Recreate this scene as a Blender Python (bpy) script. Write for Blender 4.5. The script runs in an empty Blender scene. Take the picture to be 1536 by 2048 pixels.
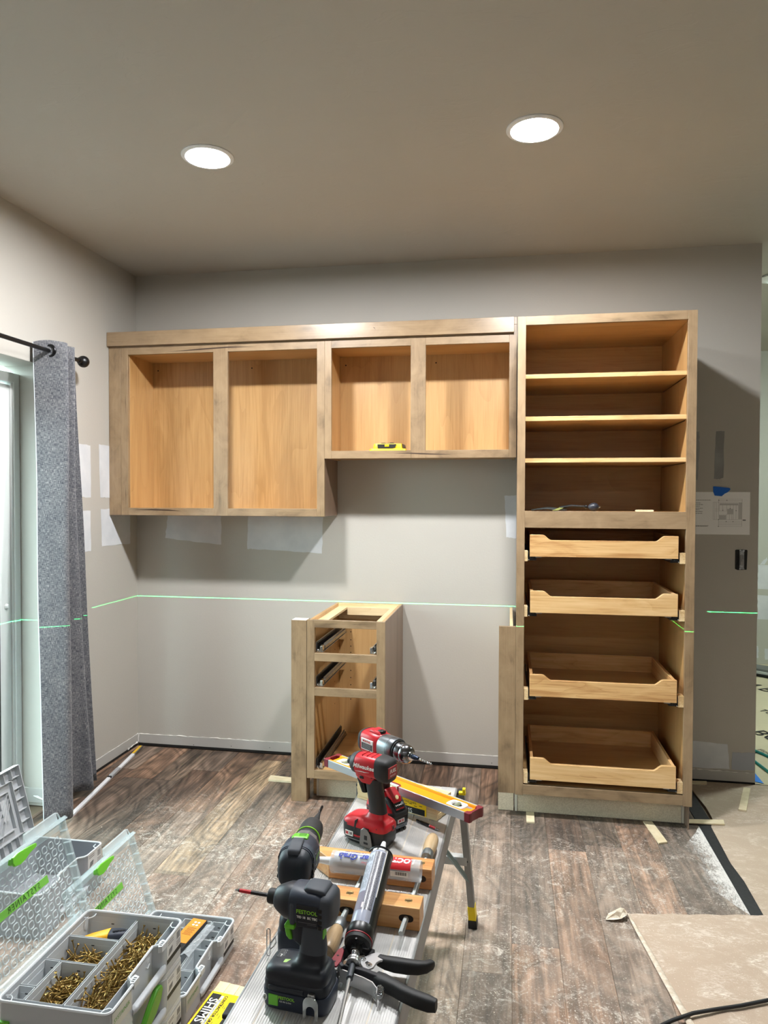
import bpy, bmesh, math, random
from mathutils import Vector, Matrix, noise

S = bpy.context.scene
COL = S.collection
rng = random.Random(11)
rad = math.radians

# ------------------------------------------------------------------ camera
def set_camera():
    yaw, pit, rol = rad(-9.7795), rad(-1.231), rad(0.1522)
    F = Vector((math.sin(yaw)*math.cos(pit), math.cos(yaw)*math.cos(pit), math.sin(pit)))
    Rt = Vector((math.cos(yaw), -math.sin(yaw), 0)); U = Rt.cross(F)
    R2 = Rt*math.cos(rol)+U*math.sin(rol); U2 = -Rt*math.sin(rol)+U*math.cos(rol)
    cd = bpy.data.cameras.new('camera'); cd.sensor_fit = 'HORIZONTAL'; cd.sensor_width = 36
    cd.lens = 1440.238/1536*36; cd.clip_start = .02; cd.clip_end = 60
    ob = bpy.data.objects.new('camera', cd); COL.objects.link(ob)
    M = Matrix((R2, U2, -F)).transposed().to_4x4(); M.translation = (2.1382, -3.902, 1.4638)
    ob.matrix_world = M
    S.camera = ob
set_camera()

# ------------------------------------------------------------------ world, exposure
W = bpy.data.worlds.new('world'); S.world = W; W.use_nodes = True
def sky():
    # overcast cool daylight outside the patio door: bright sky above the horizon, dim ground below it
    nt = W.node_tree; bg = nt.nodes['Background']; tc = nt.nodes.new('ShaderNodeTexCoord'); sp = nt.nodes.new('ShaderNodeSeparateXYZ')
    nt.links.new(tc.outputs['Generated'], sp.inputs[0])
    r = nt.nodes.new('ShaderNodeValToRGB'); r.color_ramp.elements[0].position = .49; r.color_ramp.elements[1].position = .53
    r.color_ramp.elements[0].color = (.10, .125, .12, 1); r.color_ramp.elements[1].color = (.74, .98, 1.0, 1)
    m = nt.nodes.new('ShaderNodeMath'); m.operation = 'MULTIPLY_ADD'; m.inputs[1].default_value = .5; m.inputs[2].default_value = .5
    nt.links.new(sp.outputs[2], m.inputs[0]); nt.links.new(m.outputs[0], r.inputs[0]); nt.links.new(r.outputs[0], bg.inputs[0])
    bg.inputs[1].default_value = SKY
SKY = 14.0
sky()
S.view_settings.view_transform = 'Standard'; S.view_settings.look = 'None'
S.view_settings.gamma = 1; S.view_settings.use_curve_mapping = False
S.view_settings.exposure = 0.0
CAN_POWER = 1000.0          # radiance of the two recessed lamps in view
FILL_POWER_BEHIND = 160.0   # unseen lamps added behind the camera as fill light
HALL_POWER = 130.0
LASER = 6000.0

def add_laser():
    # rotary line laser on its tripod beside the photographer: a point lamp that only emits in its own horizontal plane
    ld = bpy.data.lights.new('laser_beam', 'POINT'); ld.energy = 1.0; ld.shadow_soft_size = 0.0
    ld.color = (1, 1, 1); ld.use_nodes = True
    nt = ld.node_tree; em = nt.nodes['Emission']; em.inputs[0].default_value = (0.05, 1.0, 0.22, 1)
    tc = nt.nodes.new('ShaderNodeTexCoord'); sp = nt.nodes.new('ShaderNodeSeparateXYZ')
    ab = nt.nodes.new('ShaderNodeMath'); ab.operation = 'ABSOLUTE'
    lt = nt.nodes.new('ShaderNodeMath'); lt.operation = 'LESS_THAN'; lt.inputs[1].default_value = 0.00040
    mu = nt.nodes.new('ShaderNodeMath'); mu.operation = 'MULTIPLY'; mu.inputs[1].default_value = LASER
    L = nt.links
    L.new(tc.outputs['Normal'], sp.inputs[0]); L.new(sp.outputs['Z'], ab.inputs[0]); L.new(ab.outputs[0], lt.inputs[0])
    L.new(lt.outputs[0], mu.inputs[0]); L.new(mu.outputs[0], em.inputs[1])
    ob = bpy.data.objects.new('laser_beam', ld); ob.location = (1.78, -3.95, 0.8786); COL.objects.link(ob)
add_laser()

# ------------------------------------------------------------------ helpers
def lin(c):
    r = []
    for v in c[:3]:
        v = v/255.0
        r.append(v/12.92 if v <= .04045 else ((v+.055)/1.055)**2.4)
    return (r[0], r[1], r[2], 1)

MATS = {}
def newmat(name):
    m = bpy.data.materials.new(name); m.use_nodes = True
    return m, m.node_tree, m.node_tree.nodes['Principled BSDF']

def plain(name, c, rough=.5, metal=0, **kw):
    if name in MATS: return MATS[name]
    m, nt, b = newmat(name)
    b.inputs['Base Color'].default_value = lin(c); b.inputs['Roughness'].default_value = rough; b.inputs['Metallic'].default_value = metal
    if 'spec' in kw: b.inputs['Specular IOR Level'].default_value = kw['spec']
    if 'emit' in kw:
        b.inputs['Emission Color'].default_value = lin(c); b.inputs['Emission Strength'].default_value = kw['emit']
    if 'bump' in kw:
        sc, st = kw['bump']
        n = nt.nodes.new('ShaderNodeTexNoise'); n.inputs['Scale'].default_value = sc; n.inputs['Detail'].default_value = 3
        tc = nt.nodes.new('ShaderNodeTexCoord'); nt.links.new(tc.outputs['Object'], n.inputs['Vector'])
        bp = nt.nodes.new('ShaderNodeBump'); bp.inputs['Strength'].default_value = st; bp.inputs['Distance'].default_value = .002
        nt.links.new(n.outputs[0], bp.inputs['Height']); nt.links.new(bp.outputs[0], b.inputs['Normal'])
    if 'mottle' in kw:
        sc, c2 = kw['mottle']
        n = nt.nodes.new('ShaderNodeTexNoise'); n.inputs['Scale'].default_value = sc; n.inputs['Detail'].default_value = 6
        tc = nt.nodes.new('ShaderNodeTexCoord'); nt.links.new(tc.outputs['Object'], n.inputs['Vector'])
        rp = nt.nodes.new('ShaderNodeValToRGB'); rp.color_ramp.elements[0].position = .38; rp.color_ramp.elements[1].position = .62
        rp.color_ramp.elements[0].color = lin(c); rp.color_ramp.elements[1].color = lin(c2)
        nt.links.new(n.outputs[0], rp.inputs[0]); nt.links.new(rp.outputs[0], b.inputs['Base Color'])
    MATS[name] = m
    return m

def clear(name, c, alpha, rough=.12, trans=None):
    # clear or milky plastic: partly see-through, partly its own colour, glossy on top
    if name in MATS: return MATS[name]
    m, nt, b = newmat(name)
    b.inputs['Base Color'].default_value = lin(c); b.inputs['Roughness'].default_value = rough; b.inputs['Alpha'].default_value = alpha
    MATS[name] = m
    return m

def math_(nt, op, a, b=None):
    n = nt.nodes.new('ShaderNodeMath'); n.operation = op
    for i, v in enumerate((a, b)):
        if v is None: continue
        if isinstance(v, (int, float)): n.inputs[i].default_value = v
        else: nt.links.new(v, n.inputs[i])
    return n.outputs[0]

def mixc(nt, fac, a, b, mode='MIX'):
    n = nt.nodes.new('ShaderNodeMix'); n.data_type = 'RGBA'; n.blend_type = mode
    for s, v in (('Factor', fac), ('A', a), ('B', b)):
        tgt = [i for i in n.inputs if i.name == s and (i.type == ('VALUE' if s == 'Factor' else 'RGBA'))][0]
        if isinstance(v, (int, float)): tgt.default_value = v
        elif isinstance(v, tuple): tgt.default_value = v
        else: nt.links.new(v, tgt)
    return [o for o in n.outputs if o.type == 'RGBA'][0]

def tex(nt, vec, scale, sc3=(1, 1, 1), detail=4, dist=0, rough=.55):
    mp = nt.nodes.new('ShaderNodeMapping'); mp.inputs['Scale'].default_value = sc3
    nt.links.new(vec, mp.inputs['Vector'])
    n = nt.nodes.new('ShaderNodeTexNoise'); n.inputs['Scale'].default_value = scale; n.inputs['Detail'].default_value = detail
    n.inputs['Distortion'].default_value = dist; n.inputs['Roughness'].default_value = rough
    nt.links.new(mp.outputs[0], n.inputs['Vector'])
    return n.outputs[0]

def ramp(nt, fac, stops):
    r = nt.nodes.new('ShaderNodeValToRGB'); e = r.color_ramp.elements
    while len(e) < len(stops): e.new(.5)
    for i, (p, c) in enumerate(stops):
        e[i].position = p; e[i].color = c
    nt.links.new(fac, r.inputs[0])
    return r.outputs[0]

def smooth(nt, v, a, b):
    n = nt.nodes.new('ShaderNodeMapRange'); n.interpolation_type = 'SMOOTHSTEP'
    n.inputs[1].default_value = a; n.inputs[2].default_value = b
    nt.links.new(v, n.inputs[0])
    return n.outputs[0]

def objvec(nt, spread=7.3):
    tc = nt.nodes.new('ShaderNodeTexCoord'); oi = nt.nodes.new('ShaderNodeObjectInfo')
    v = nt.nodes.new('ShaderNodeVectorMath'); v.operation = 'ADD'
    sc = math_(nt, 'MULTIPLY', oi.outputs['Random'], spread)
    nt.links.new(tc.outputs['Object'], v.inputs[0]); nt.links.new(sc, v.inputs[1])
    return v.outputs[0], oi.outputs['Random']

def wood(name, light, mid, dark, axis, rough=.42, fig=5.0, knots=0.0, coat=.25, var=.10, blotch=0.0):
    """axis = direction of the grain"""
    if name in MATS: return MATS[name]
    m, nt, b = newmat(name)
    vec, rnd = objvec(nt)
    s1 = [1, 1, 1]; s2 = [30, 30, 30]; i = 'xyz'.index(axis)
    s1[i] = .16; s2[i] = .7
    n1 = tex(nt, vec, fig*2.2, s1, 5, 1.1)
    n2 = tex(nt, vec, 6.0, s2, 3, .2)
    # flat-sawn figure: contour lines of a stretched noise field
    n3 = tex(nt, vec, fig*.9, s1, 2, .35)
    ln = math_(nt, 'FRACT', math_(nt, 'MULTIPLY', n3, 13.0))
    ln = math_(nt, 'POWER', ln, 5.0)
    f = math_(nt, 'ADD', math_(nt, 'MULTIPLY', n1, .62), math_(nt, 'MULTIPLY', n2, .38))
    f = math_(nt, 'SUBTRACT', f, math_(nt, 'MULTIPLY', ln, .075))
    f = math_(nt, 'ADD', f, math_(nt, 'MULTIPLY', math_(nt, 'SUBTRACT', rnd, .5), var))
    if blotch:
        bl = tex(nt, vec, 16, [.5+.5*q for q in s1], 4, .6)
        f = math_(nt, 'ADD', math_(nt, 'MULTIPLY', f, 1-blotch), math_(nt, 'MULTIPLY', bl, blotch))
    col = ramp(nt, f, [(.33, lin(dark)), (.47, lin(mid)), (.64, lin(light))])
    if knots > 0:
        s3 = [1, 1, 1]; s3[i] = .12
        k = tex(nt, vec, 9.0, s3, 4, 1.6)
        kf = math_(nt, 'MULTIPLY', smooth(nt, k, .64, .80), knots)
        col = mixc(nt, kf, col, lin((52, 38, 28)))
    nt.links.new(col, b.inputs['Base Color'])
    b.inputs['Roughness'].default_value = rough
    b.inputs['Coat Weight'].default_value = coat; b.inputs['Coat Roughness'].default_value = .25
    bp = nt.nodes.new('ShaderNodeBump'); bp.inputs['Strength'].default_value = .06; bp.inputs['Distance'].default_value = .001
    nt.links.new(n2, bp.inputs['Height']); nt.links.new(bp.outputs[0], b.inputs['Normal'])
    MATS[name] = m
    return m

OFF = {}
class MB:
    """collects geometry for one mesh object"""
    def __init__(s): s.v = []; s.f = []; s.M = Matrix.Identity(4)
    def add(s, vs, fs):
        n = len(s.v); s.v += [s.M @ Vector(p) for p in vs]; s.f += [tuple(i+n for i in f) for f in fs]; return s
    def box(s, x0, x1, y0, y1, z0, z1):
        return s.add([(x0,y0,z0),(x1,y0,z0),(x1,y1,z0),(x0,y1,z0),(x0,y0,z1),(x1,y0,z1),(x1,y1,z1),(x0,y1,z1)],
                     [(0,3,2,1),(4,5,6,7),(0,1,5,4),(1,2,6,5),(2,3,7,6),(3,0,4,7)])
    def prism(s, poly, a, b, plane='xy'):
        """poly in 2D, extruded from a to b along the missing axis"""
        def P(p, h): return {'xy': (p[0], p[1], h), 'xz': (p[0], h, p[1]), 'yz': (h, p[0], p[1])}[plane]
        n = len(poly); ar = sum(poly[i][0]*poly[(i+1) % n][1]-poly[(i+1) % n][0]*poly[i][1] for i in range(n))
        poly = list(poly)
        if (ar < 0) != (plane == 'xz'): poly.reverse()
        if b < a: a, b = b, a
        vs = [P(p, a) for p in poly]+[P(p, b) for p in poly]
        fs = [tuple(reversed(range(n))), tuple(range(n, 2*n))]+[(i, (i+1) % n, n+(i+1) % n, n+i) for i in range(n)]
        return s.add(vs, fs)
    def rings(s, rs, cap=True, close=False):
        n = len(rs[0]); vs = [p for r in rs for p in r]; fs = []
        m = len(rs)
        for k in range(m if close else m-1):
            a = k*n; b = ((k+1) % m)*n
            fs += [(a+i, a+(i+1) % n, b+(i+1) % n, b+i) for i in range(n)]
        if cap and not close: fs += [tuple(reversed(range(n))), tuple(range((m-1)*n, m*n))]
        return s.add(vs, fs)
    def cyl(s, a, b, r, r2=None, n=12):
        return s.tube([a, b], [r, r if r2 is None else r2], n)
    def tube(s, pts, r, n=8, cap=True, close=False):
        pts = [Vector(p) for p in pts]; m = len(pts)
        rr = r if isinstance(r, (list, tuple)) else [r]*m
        rs = []; up = None
        for i, p in enumerate(pts):
            if close: d = pts[(i+1) % m]-pts[i-1]
            else: d = pts[min(i+1, m-1)]-pts[max(i-1, 0)]
            d.normalize()
            if up is None: up = Vector((0, 0, 1)) if abs(d.z) < .9 else Vector((1, 0, 0))
            u = d.cross(up); u.normalize(); w = u.cross(d); up = w
            rs.append([p+(u*math.cos(t)+w*math.sin(t))*rr[i] for t in [-2*math.pi*j/n for j in range(n)]])
        return s.rings(rs, cap, close)
    def lathe(s, o, d, prof, n=20, cap=True):
        """prof = (radius, distance along d)"""
        o = Vector(o); d = Vector(d).normalized()
        up = Vector((0, 0, 1)) if abs(d.z) < .9 else Vector((1, 0, 0))
        u = d.cross(up).normalized(); w = u.cross(d)
        return s.rings([[o+d*h+(u*math.cos(t)+w*math.sin(t))*max(r, 1e-5) for t in [-2*math.pi*j/n for j in range(n)]] for r, h in prof], cap)
    def loft(s, secs, axis='x', n=24, cap=True):
        """secs = (pos, c1, c2, r1, r2, exponent): superellipse sections along axis"""
        rs = []
        for (h, c1, c2, r1, r2, e) in secs:
            ring = []
            for j in range(n):
                t = 2*math.pi*(j+.5)/n
                a = c1+r1*math.copysign(abs(math.cos(t))**(2/e), math.cos(t)); b = c2+r2*math.copysign(abs(math.sin(t))**(2/e), math.sin(t))
                ring.append({'x': (h, a, b), 'z': (a, b, h), 'y': (b, h, a)}[axis])
            rs.append(ring)
        return s.rings(rs, cap)
    def ball(s, c, r, n=12, sq=(1, 1, 1)):
        c = Vector(c); rs = []
        for k in range(1, n):
            t = math.pi*k/n-math.pi/2
            rs.append([c+Vector((math.cos(t)*math.cos(p)*sq[0], math.cos(t)*math.sin(p)*sq[1], math.sin(t)*sq[2]))*r for p in [2*math.pi*j/(2*n) for j in range(2*n)]])
        return s.rings(rs)
    def build(s, name, mat, parent=None, bevel=0.0, smooth=35, seg=2):
        off = OFF.get(parent.name, Vector()) if parent else Vector()
        me = bpy.data.meshes.new(name); me.from_pydata([p-off for p in s.v], [], s.f)
        ob = bpy.data.objects.new(name, me); COL.objects.link(ob)
        bm = bmesh.new(); bm.from_mesh(me); bmesh.ops.recalc_face_normals(bm, faces=bm.faces); bm.to_mesh(me); bm.free()
        if mat: me.materials.append(mat)
        if parent: ob.parent = parent; OFF[ob.name] = off
        if bevel:
            md = ob.modifiers.new('bevel', 'BEVEL'); md.width = bevel; md.segments = seg; md.limit_method = 'ANGLE'; md.angle_limit = rad(40)
            md.harden_normals = False
        if smooth:
            for p in me.polygons: p.use_smooth = True
            me.set_sharp_from_angle(angle=rad(smooth))
        return ob

def bx(name, mat, parent, x0, x1, y0, y1, z0, z1, bevel=.0008):
    return MB().box(x0, x1, y0, y1, z0, z1).build(name, mat, parent, bevel)

def tag(o, label=None, cat=None, group=None, kind=None):
    if label: o['label'] = label
    if cat: o['category'] = cat
    if group: o['group'] = group
    if kind: o['kind'] = kind
    return o
def emp(name, loc, label, cat, group=None, rz=0, world=False):
    """an Empty at the base of a thing; world=True: its parts are written in room coordinates"""
    o = bpy.data.objects.new(name, None); COL.objects.link(o); o.empty_display_size = .05
    o.location = loc; o.rotation_euler = (0, 0, rz)
    if world: OFF[o.name] = Vector(loc)
    return tag(o, label, cat, group)
def struct(o, label=None): return tag(o, label, kind='structure')

def flat_text(s, size, shear=0, fat=0.0, align='CENTER', spacing=1.0):
    cu = bpy.data.curves.new('t', 'FONT'); cu.body = s; cu.size = size; cu.shear = shear; cu.offset = fat
    cu.align_x = align; cu.align_y = 'CENTER'; cu.resolution_u = 2; cu.space_character = spacing
    ob = bpy.data.objects.new('t', cu); COL.objects.link(ob)
    dg = bpy.context.evaluated_depsgraph_get(); ev = ob.evaluated_get(dg); me = ev.to_mesh()
    v = [(p.co.x, p.co.y) for p in me.vertices]; f = [tuple(p.vertices) for p in me.polygons]
    ev.to_mesh_clear(); bpy.data.objects.remove(ob); bpy.data.curves.remove(cu)
    return v, f
def frame(o, ex, ey):
    """matrix that puts text at o, reading along ex with its top along ey"""
    ex = Vector(ex).normalized(); ey = Vector(ey).normalized(); ez = ex.cross(ey)
    M = Matrix((ex, ey, ez)).transposed().to_4x4(); M.translation = Vector(o); return M
def lettering(s, size, mat, parent, M=None, fn=None, name='lettering', **kw):
    v, f = flat_text(s, size, **kw)
    mb = MB()
    if M is not None: mb.add([M @ Vector((x, y, 0)) for x, y in v], f)
    else: mb.add([fn(x, y) for x, y in v], f)
    return mb.build(name, mat, parent, smooth=0)
def decal(mat, parent, M, w, h, name='label', lift=0.0):
    mb = MB(); mb.M = M
    mb.box(-w/2, w/2, -h/2, h/2, -.0003, .0002+lift)
    return mb.build(name, mat, parent, smooth=0)

# ------------------------------------------------------------------ materials
def wall_paint(name, c, patchy=0):
    m, nt, b = newmat(name)
    tc = nt.nodes.new('ShaderNodeTexCoord'); v = tc.outputs['Object']
    n = tex(nt, v, 110, detail=2); n2 = tex(nt, v, 1.6, detail=3)
    col = mixc(nt, n2, lin([k*.975 for k in c]), lin([min(255, k*1.02) for k in c]))
    nt.links.new(col, b.inputs['Base Color']); b.inputs['Roughness'].default_value = .62
    bp = nt.nodes.new('ShaderNodeBump'); bp.inputs['Strength'].default_value = .35; bp.inputs['Distance'].default_value = .0012
    nt.links.new(n, bp.inputs['Height']); nt.links.new(bp.outputs[0], b.inputs['Normal'])
    MATS[name] = m; return m
M_WALL = wall_paint('wall_paint', (184, 180, 172))
M_CEIL = wall_paint('ceiling_paint', (184, 180, 172))
M_HALLW = wall_paint('hall_paint', (186, 186, 176))
M_MUD = plain('joint_compound', (214, 216, 219), .85, mottle=(9, (203, 206, 210)))
M_MUDD = plain('joint_compound_grey', (158, 160, 160), .8, mottle=(7, (140, 140, 138)))
M_WHITE = plain('white_vinyl', (238, 241, 239), .35)
M_TRIMW = plain('lamp_trim', (235, 235, 235), .4)
M_BLACK = plain('black_metal', (14, 14, 15), .35)
M_RUBBER = plain('black_rubber', (24, 25, 27), .6)
M_STEEL = plain('zinc_steel', (176, 178, 180), .32, 1)
M_CHROME = plain('bright_steel', (205, 208, 210), .16, 1)
M_DARKST = plain('dark_steel', (70, 72, 76), .35, 1)
M_GREEN = plain('lime_plastic', (108, 190, 50), .38)
M_GREEND = plain('green_plastic', (80, 150, 36), .42)
M_GREY = plain('case_grey', (182, 186, 190), .42)
M_GREYD = plain('case_grey_dark', (140, 143, 148), .45)
M_NAVY = plain('navy_plastic', (36, 44, 60), .48, bump=(900, .05))
M_NAVYD = plain('navy_dark', (22, 27, 38), .42)
M_NAVYL = plain('soft_grip_grey', (60, 65, 74), .62)
M_RED = plain('red_plastic', (186, 22, 36), .36)
M_MAROON = plain('maroon_plastic', (120, 20, 36), .45)
M_YELLOW = plain('yellow_lacquer', (236, 146, 2), .55, spec=.25)
M_YELB = plain('label_yellow', (250, 214, 10), .5)
M_INK = plain('print_black', (18, 18, 18), .6)
M_INKW = plain('print_white', (238, 238, 236), .6)
M_INKR = plain('print_red', (205, 20, 30), .6)
M_INKB = plain('print_blue', (25, 50, 150), .6)
M_INKG = plain('print_lime', (140, 205, 50), .6)
M_INKGY = plain('print_grey', (120, 120, 122), .6)
M_PAPER = plain('paper_white', (246, 246, 246), .8)
M_TAPEB = plain('painters_tape', (24, 104, 206), .7)
STL, STM, STD = (162, 137, 106), (144, 120, 91), (110, 90, 67)
W_STX = wood('stained_maple_x', STL, STM, STD, 'x', knots=.55, fig=4, blotch=.5)
W_STZ = wood('stained_maple_z', STL, STM, STD, 'z', knots=.55, fig=4, blotch=.5)
W_STG = wood('stained_side_panel', (140, 116, 98), (128, 105, 88), (112, 90, 74), 'z', fig=3)
INL, INM, IND = (203, 163, 110), (193, 152, 99), (175, 134, 83)
W_INZ = wood('maple_interior_z', INL, INM, IND, 'z', fig=3.2, coat=.35)
W_INX = wood('maple_interior_x', INL, INM, IND, 'x', fig=3.2, coat=.35)
W_INY = wood('maple_interior_y', INL, INM, IND, 'y', fig=3.2, coat=.35)
W_TRX = wood('hickory_x', (228, 192, 140), (214, 172, 116), (184, 136, 84), 'x', fig=7, coat=.3)
W_TRY = wood('hickory_y', (232, 192, 142), (218, 172, 118), (190, 140, 88), 'y', fig=5, coat=.3)
W_PINEX = wood('pine_x', (240, 220, 176), (232, 208, 160), (206, 174, 122), 'x', fig=4, coat=0, rough=.7)
W_PINEY = wood('pine_y', (240, 220, 176), (232, 208, 160), (206, 174, 122), 'y', fig=4, coat=0, rough=.7)
W_PLYY = wood('plywood_rail_y', (236, 212, 170), (226, 198, 152), (200, 166, 118), 'y', fig=4, coat=.1)
W_PLYX = wood('plywood_rail_x', (236, 212, 170), (226, 198, 152), (200, 166, 118), 'x', fig=4, coat=.1)
W_CLAMP = wood('clamp_maple', (222, 170, 108), (208, 150, 88), (180, 118, 62), 'x', fig=5, coat=.4)
W_HANDLE = wood('clamp_handle_wood', (190, 164, 128), (174, 147, 110), (150, 122, 88), 'y', fig=6, coat=.2)
M_MDF = plain('particle_board', (218, 206, 182), .8, mottle=(220, (200, 187, 162)))
# ================================================================== STRUCTURE
HC = 2.7366
def slab(name, mat, *boxes, label=None):
    mb = MB()
    for b in boxes: mb.box(*b)
    return struct(mb.build(name, mat, None, smooth=0), label)

wall_back = slab('wall_back', M_WALL, (0, 3.384, 0, .12, 0, HC))
wall_left = slab('wall_left', M_WALL, (-.20, 0, -.857, .12, 0, HC), (-.20, 0, -3.1, -.857, 2.07, HC), (-.20, 0, -6.6, -3.1, 0, HC))
wall_right = slab('wall_right', M_WALL, (8, 8.12, -6.6, 3, 0, HC))
wall_front = slab('wall_front', M_WALL, (-.20, 8.12, -6.72, -6.6, 0, HC))
wall_hall = slab('wall_far', M_HALLW, (3.264, 8.12, 2.85, 2.97, 0, HC))
wall_hall2 = slab('wall_passage', M_HALLW, (3.264, 3.384, .12, 2.85, 0, HC))
ceiling = slab('ceiling', M_CEIL, (-.20, 8.12, -6.72, 2.97, HC, HC+.1))
# skip-trowel texture on the ceiling
def ceiling_texture():
    m = M_CEIL; nt = m.node_tree; b = nt.nodes['Principled BSDF']
    tc = nt.nodes.new('ShaderNodeTexCoord')
    a = tex(nt, tc.outputs['Object'], 7, (1, 1.6, 1), 4, 1.4)
    c = smooth(nt, a, .50, .60)
    bp = nt.nodes.new('ShaderNodeBump'); bp.inputs['Strength'].default_value = .25; bp.inputs['Distance'].default_value = .0015
    nt.links.new(c, bp.inputs['Height']); nt.links.new(bp.outputs[0], b.inputs['Normal'])
ceiling_texture()

# --- patches of joint compound on the walls (thin, with ragged edges)
def patch(parent, mat, pts, on, rag=.004, lift=.0012, name='plaster_patch'):
    out = []
    for i, p in enumerate(pts):
        q = pts[(i+1) % len(pts)]
        for k in range(7):
            t = k/7; a = Vector((p[0]+(q[0]-p[0])*t, p[1]+(q[1]-p[1])*t))
            if k: a += Vector((rng.uniform(-rag, rag), rng.uniform(-rag, rag)))*.6
            out.append(a)
    mb = MB()
    if on[0] == 'y': mb.prism(out, on[1]-lift, on[1]+.001, 'xz')
    else: mb.prism(out, on[1]-.001, on[1]+lift, 'yz')
    return mb.build(name, mat, parent, smooth=0)
patch(wall_back, M_MUD, [(.193, 1.35), (.52, 1.35), (.52, 1.186), (.35, 1.20), (.177, 1.221)], ('y', 0))
patch(wall_back, M_MUD, [(.683, 1.35), (1.122, 1.35), (1.114, 1.144), (.93, 1.155), (.72, 1.163), (.677, 1.164)], ('y', 0))
patch(wall_back, M_MUD, [(2.118, 1.469), (2.19, 1.474), (2.19, 1.239), (2.129, 1.248)], ('y', 0))
patch(wall_back, M_MUDD, [(3.178, 1.80), (3.218, 1.80), (3.215, 1.565), (3.20, 1.557), (3.170, 1.557)], ('y', 0))
patch(wall_back, M_MUDD, [(3.06, 1.80), (3.097, 1.80), (3.099, 1.70), (3.091, 1.553), (3.06, 1.55)], ('y', 0))
patch(wall_back, M_MUD, [(3.07, .209), (3.251, .202), (3.263, .075), (3.07, .072)], ('y', 0))
patch(wall_back, plain('joint_compound_blue', (168, 172, 182), .85), [(3.275, .163), (3.380, .165), (3.380, .076), (3.273, .074)], ('y', 0))
for a, b in (((-.394, 1.737), (-.25, 1.452)), ((-.381, 1.393), (-.08, 1.19)), ((-.60, 1.728), (-.474, 1.455)), ((-.62, 1.39), (-.476, 1.175))):
    patch(wall_left, M_MUD, [(a[0], a[1]), (b[0], a[1]-.004), (b[0]+.002, b[1]), (a[0]+.012, b[1]+.003)], ('x', 0))
def far(x, z): return (2.1382+(x-2.1382)*1.0887, 1.4638+(z-1.4638)*1.0887)
for pts in ([(4.12, .923), (4.9, .915), (4.9, .70), (4.12, .73)], [(4.12, .68), (4.9, .655), (4.9, .46), (4.12, .486)], [(4.135, .925), (4.15, .95), (4.185, .985), (4.19, .965), (4.165, .925)],
            [(4.05, .27), (4.126, .27), (4.133, .25), (4.13, .17), (4.05, .17)], [(4.178, .25), (4.30, .255), (4.3, .16), (4.182, .16)]):
    patch(wall_hall, M_MUD, [far(*p) for p in pts], ('y', 2.85), rag=.006)

# --- foot of the walls: painted baseboard zone, torn caulk, dark strip for the shade of the gap
M_BASE = plain('baseboard_paint', (180, 178, 174), .5)
M_GAP_SHADE = plain('painted_gap_shade', (26, 24, 22), .9)  # dark colour painted in for the shade inside gaps and holes
M_CAULK = plain('torn_caulk', (226, 224, 218), .7)
def caulk(parent, pts, r):
    P = []
    for a, b in zip(pts[:-1], pts[1:]):
        a, b = Vector(a), Vector(b); n = max(2, int((b-a).length/.018))
        P += [a+(b-a)*(k/n)+Vector((rng.uniform(-1, 1), rng.uniform(-1, 1), rng.uniform(-1, 1)))*.0016 for k in range(n)]
    P.append(Vector(pts[-1]))
    return MB().tube(P, [r*rng.choice((.35, .6, .8, 1.2, 1.9)) for _ in P], 5).build('caulk_bead', M_CAULK, parent)
bb = struct(bx('baseboard_back', M_BASE, None, .004, 3.384, -.004, .001, .014, .0665, .001))
caulk(bb, [(.004, -.002, .0675), (1.13, -.002, .0685)], .0022); caulk(bb, [(1.57, -.002, .0675), (2.18, -.002, .0675)], .0013); caulk(bb, [(3.06, -.003, .066), (3.382, -.003, .062)], .0022)
caulk(bb, [(.006, -.004, .066), (.005, -.005, .02)], .004)
bx('gap_shade_strip', M_GAP_SHADE, bb, .004, 3.384, -.0025, .002, .0005, .0135, 0)  # no opening here: dark strip painted as the shade under the baseboard
for k in range(9): MB().ball((.35+.23*k if k < 4 else 1.7+.09*k, -.0042, .022+.006*(k % 3)), .0022, 5).build('nail_hole', M_GAP_SHADE, bb)
bl = struct(bx('baseboard_left', M_BASE, None, -.001, .004, -.853, -.004, .014, .0665, .001))
caulk(bl, [(.002, -.85, .0675), (.002, -.004, .0675)], .0012); caulk(bl, [(.004, -.12, .015), (.004, -.02, .02)], .004)
bx('gap_shade_strip', M_GAP_SHADE, bl, -.002, .0025, -.853, -.004, .0005, .0135, 0)  # same painted shade strip along the left wall
br = struct(bx('baseboard_jamb', M_BASE, None, -.119, .003, -.863, -.856, .016, .085, .001))
caulk(br, [(-.06, -.864, .05), (.002, -.864, .03)], .004); caulk(br, [(-.119, -.863, .085), (.004, -.863, .085)], .0015)

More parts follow.
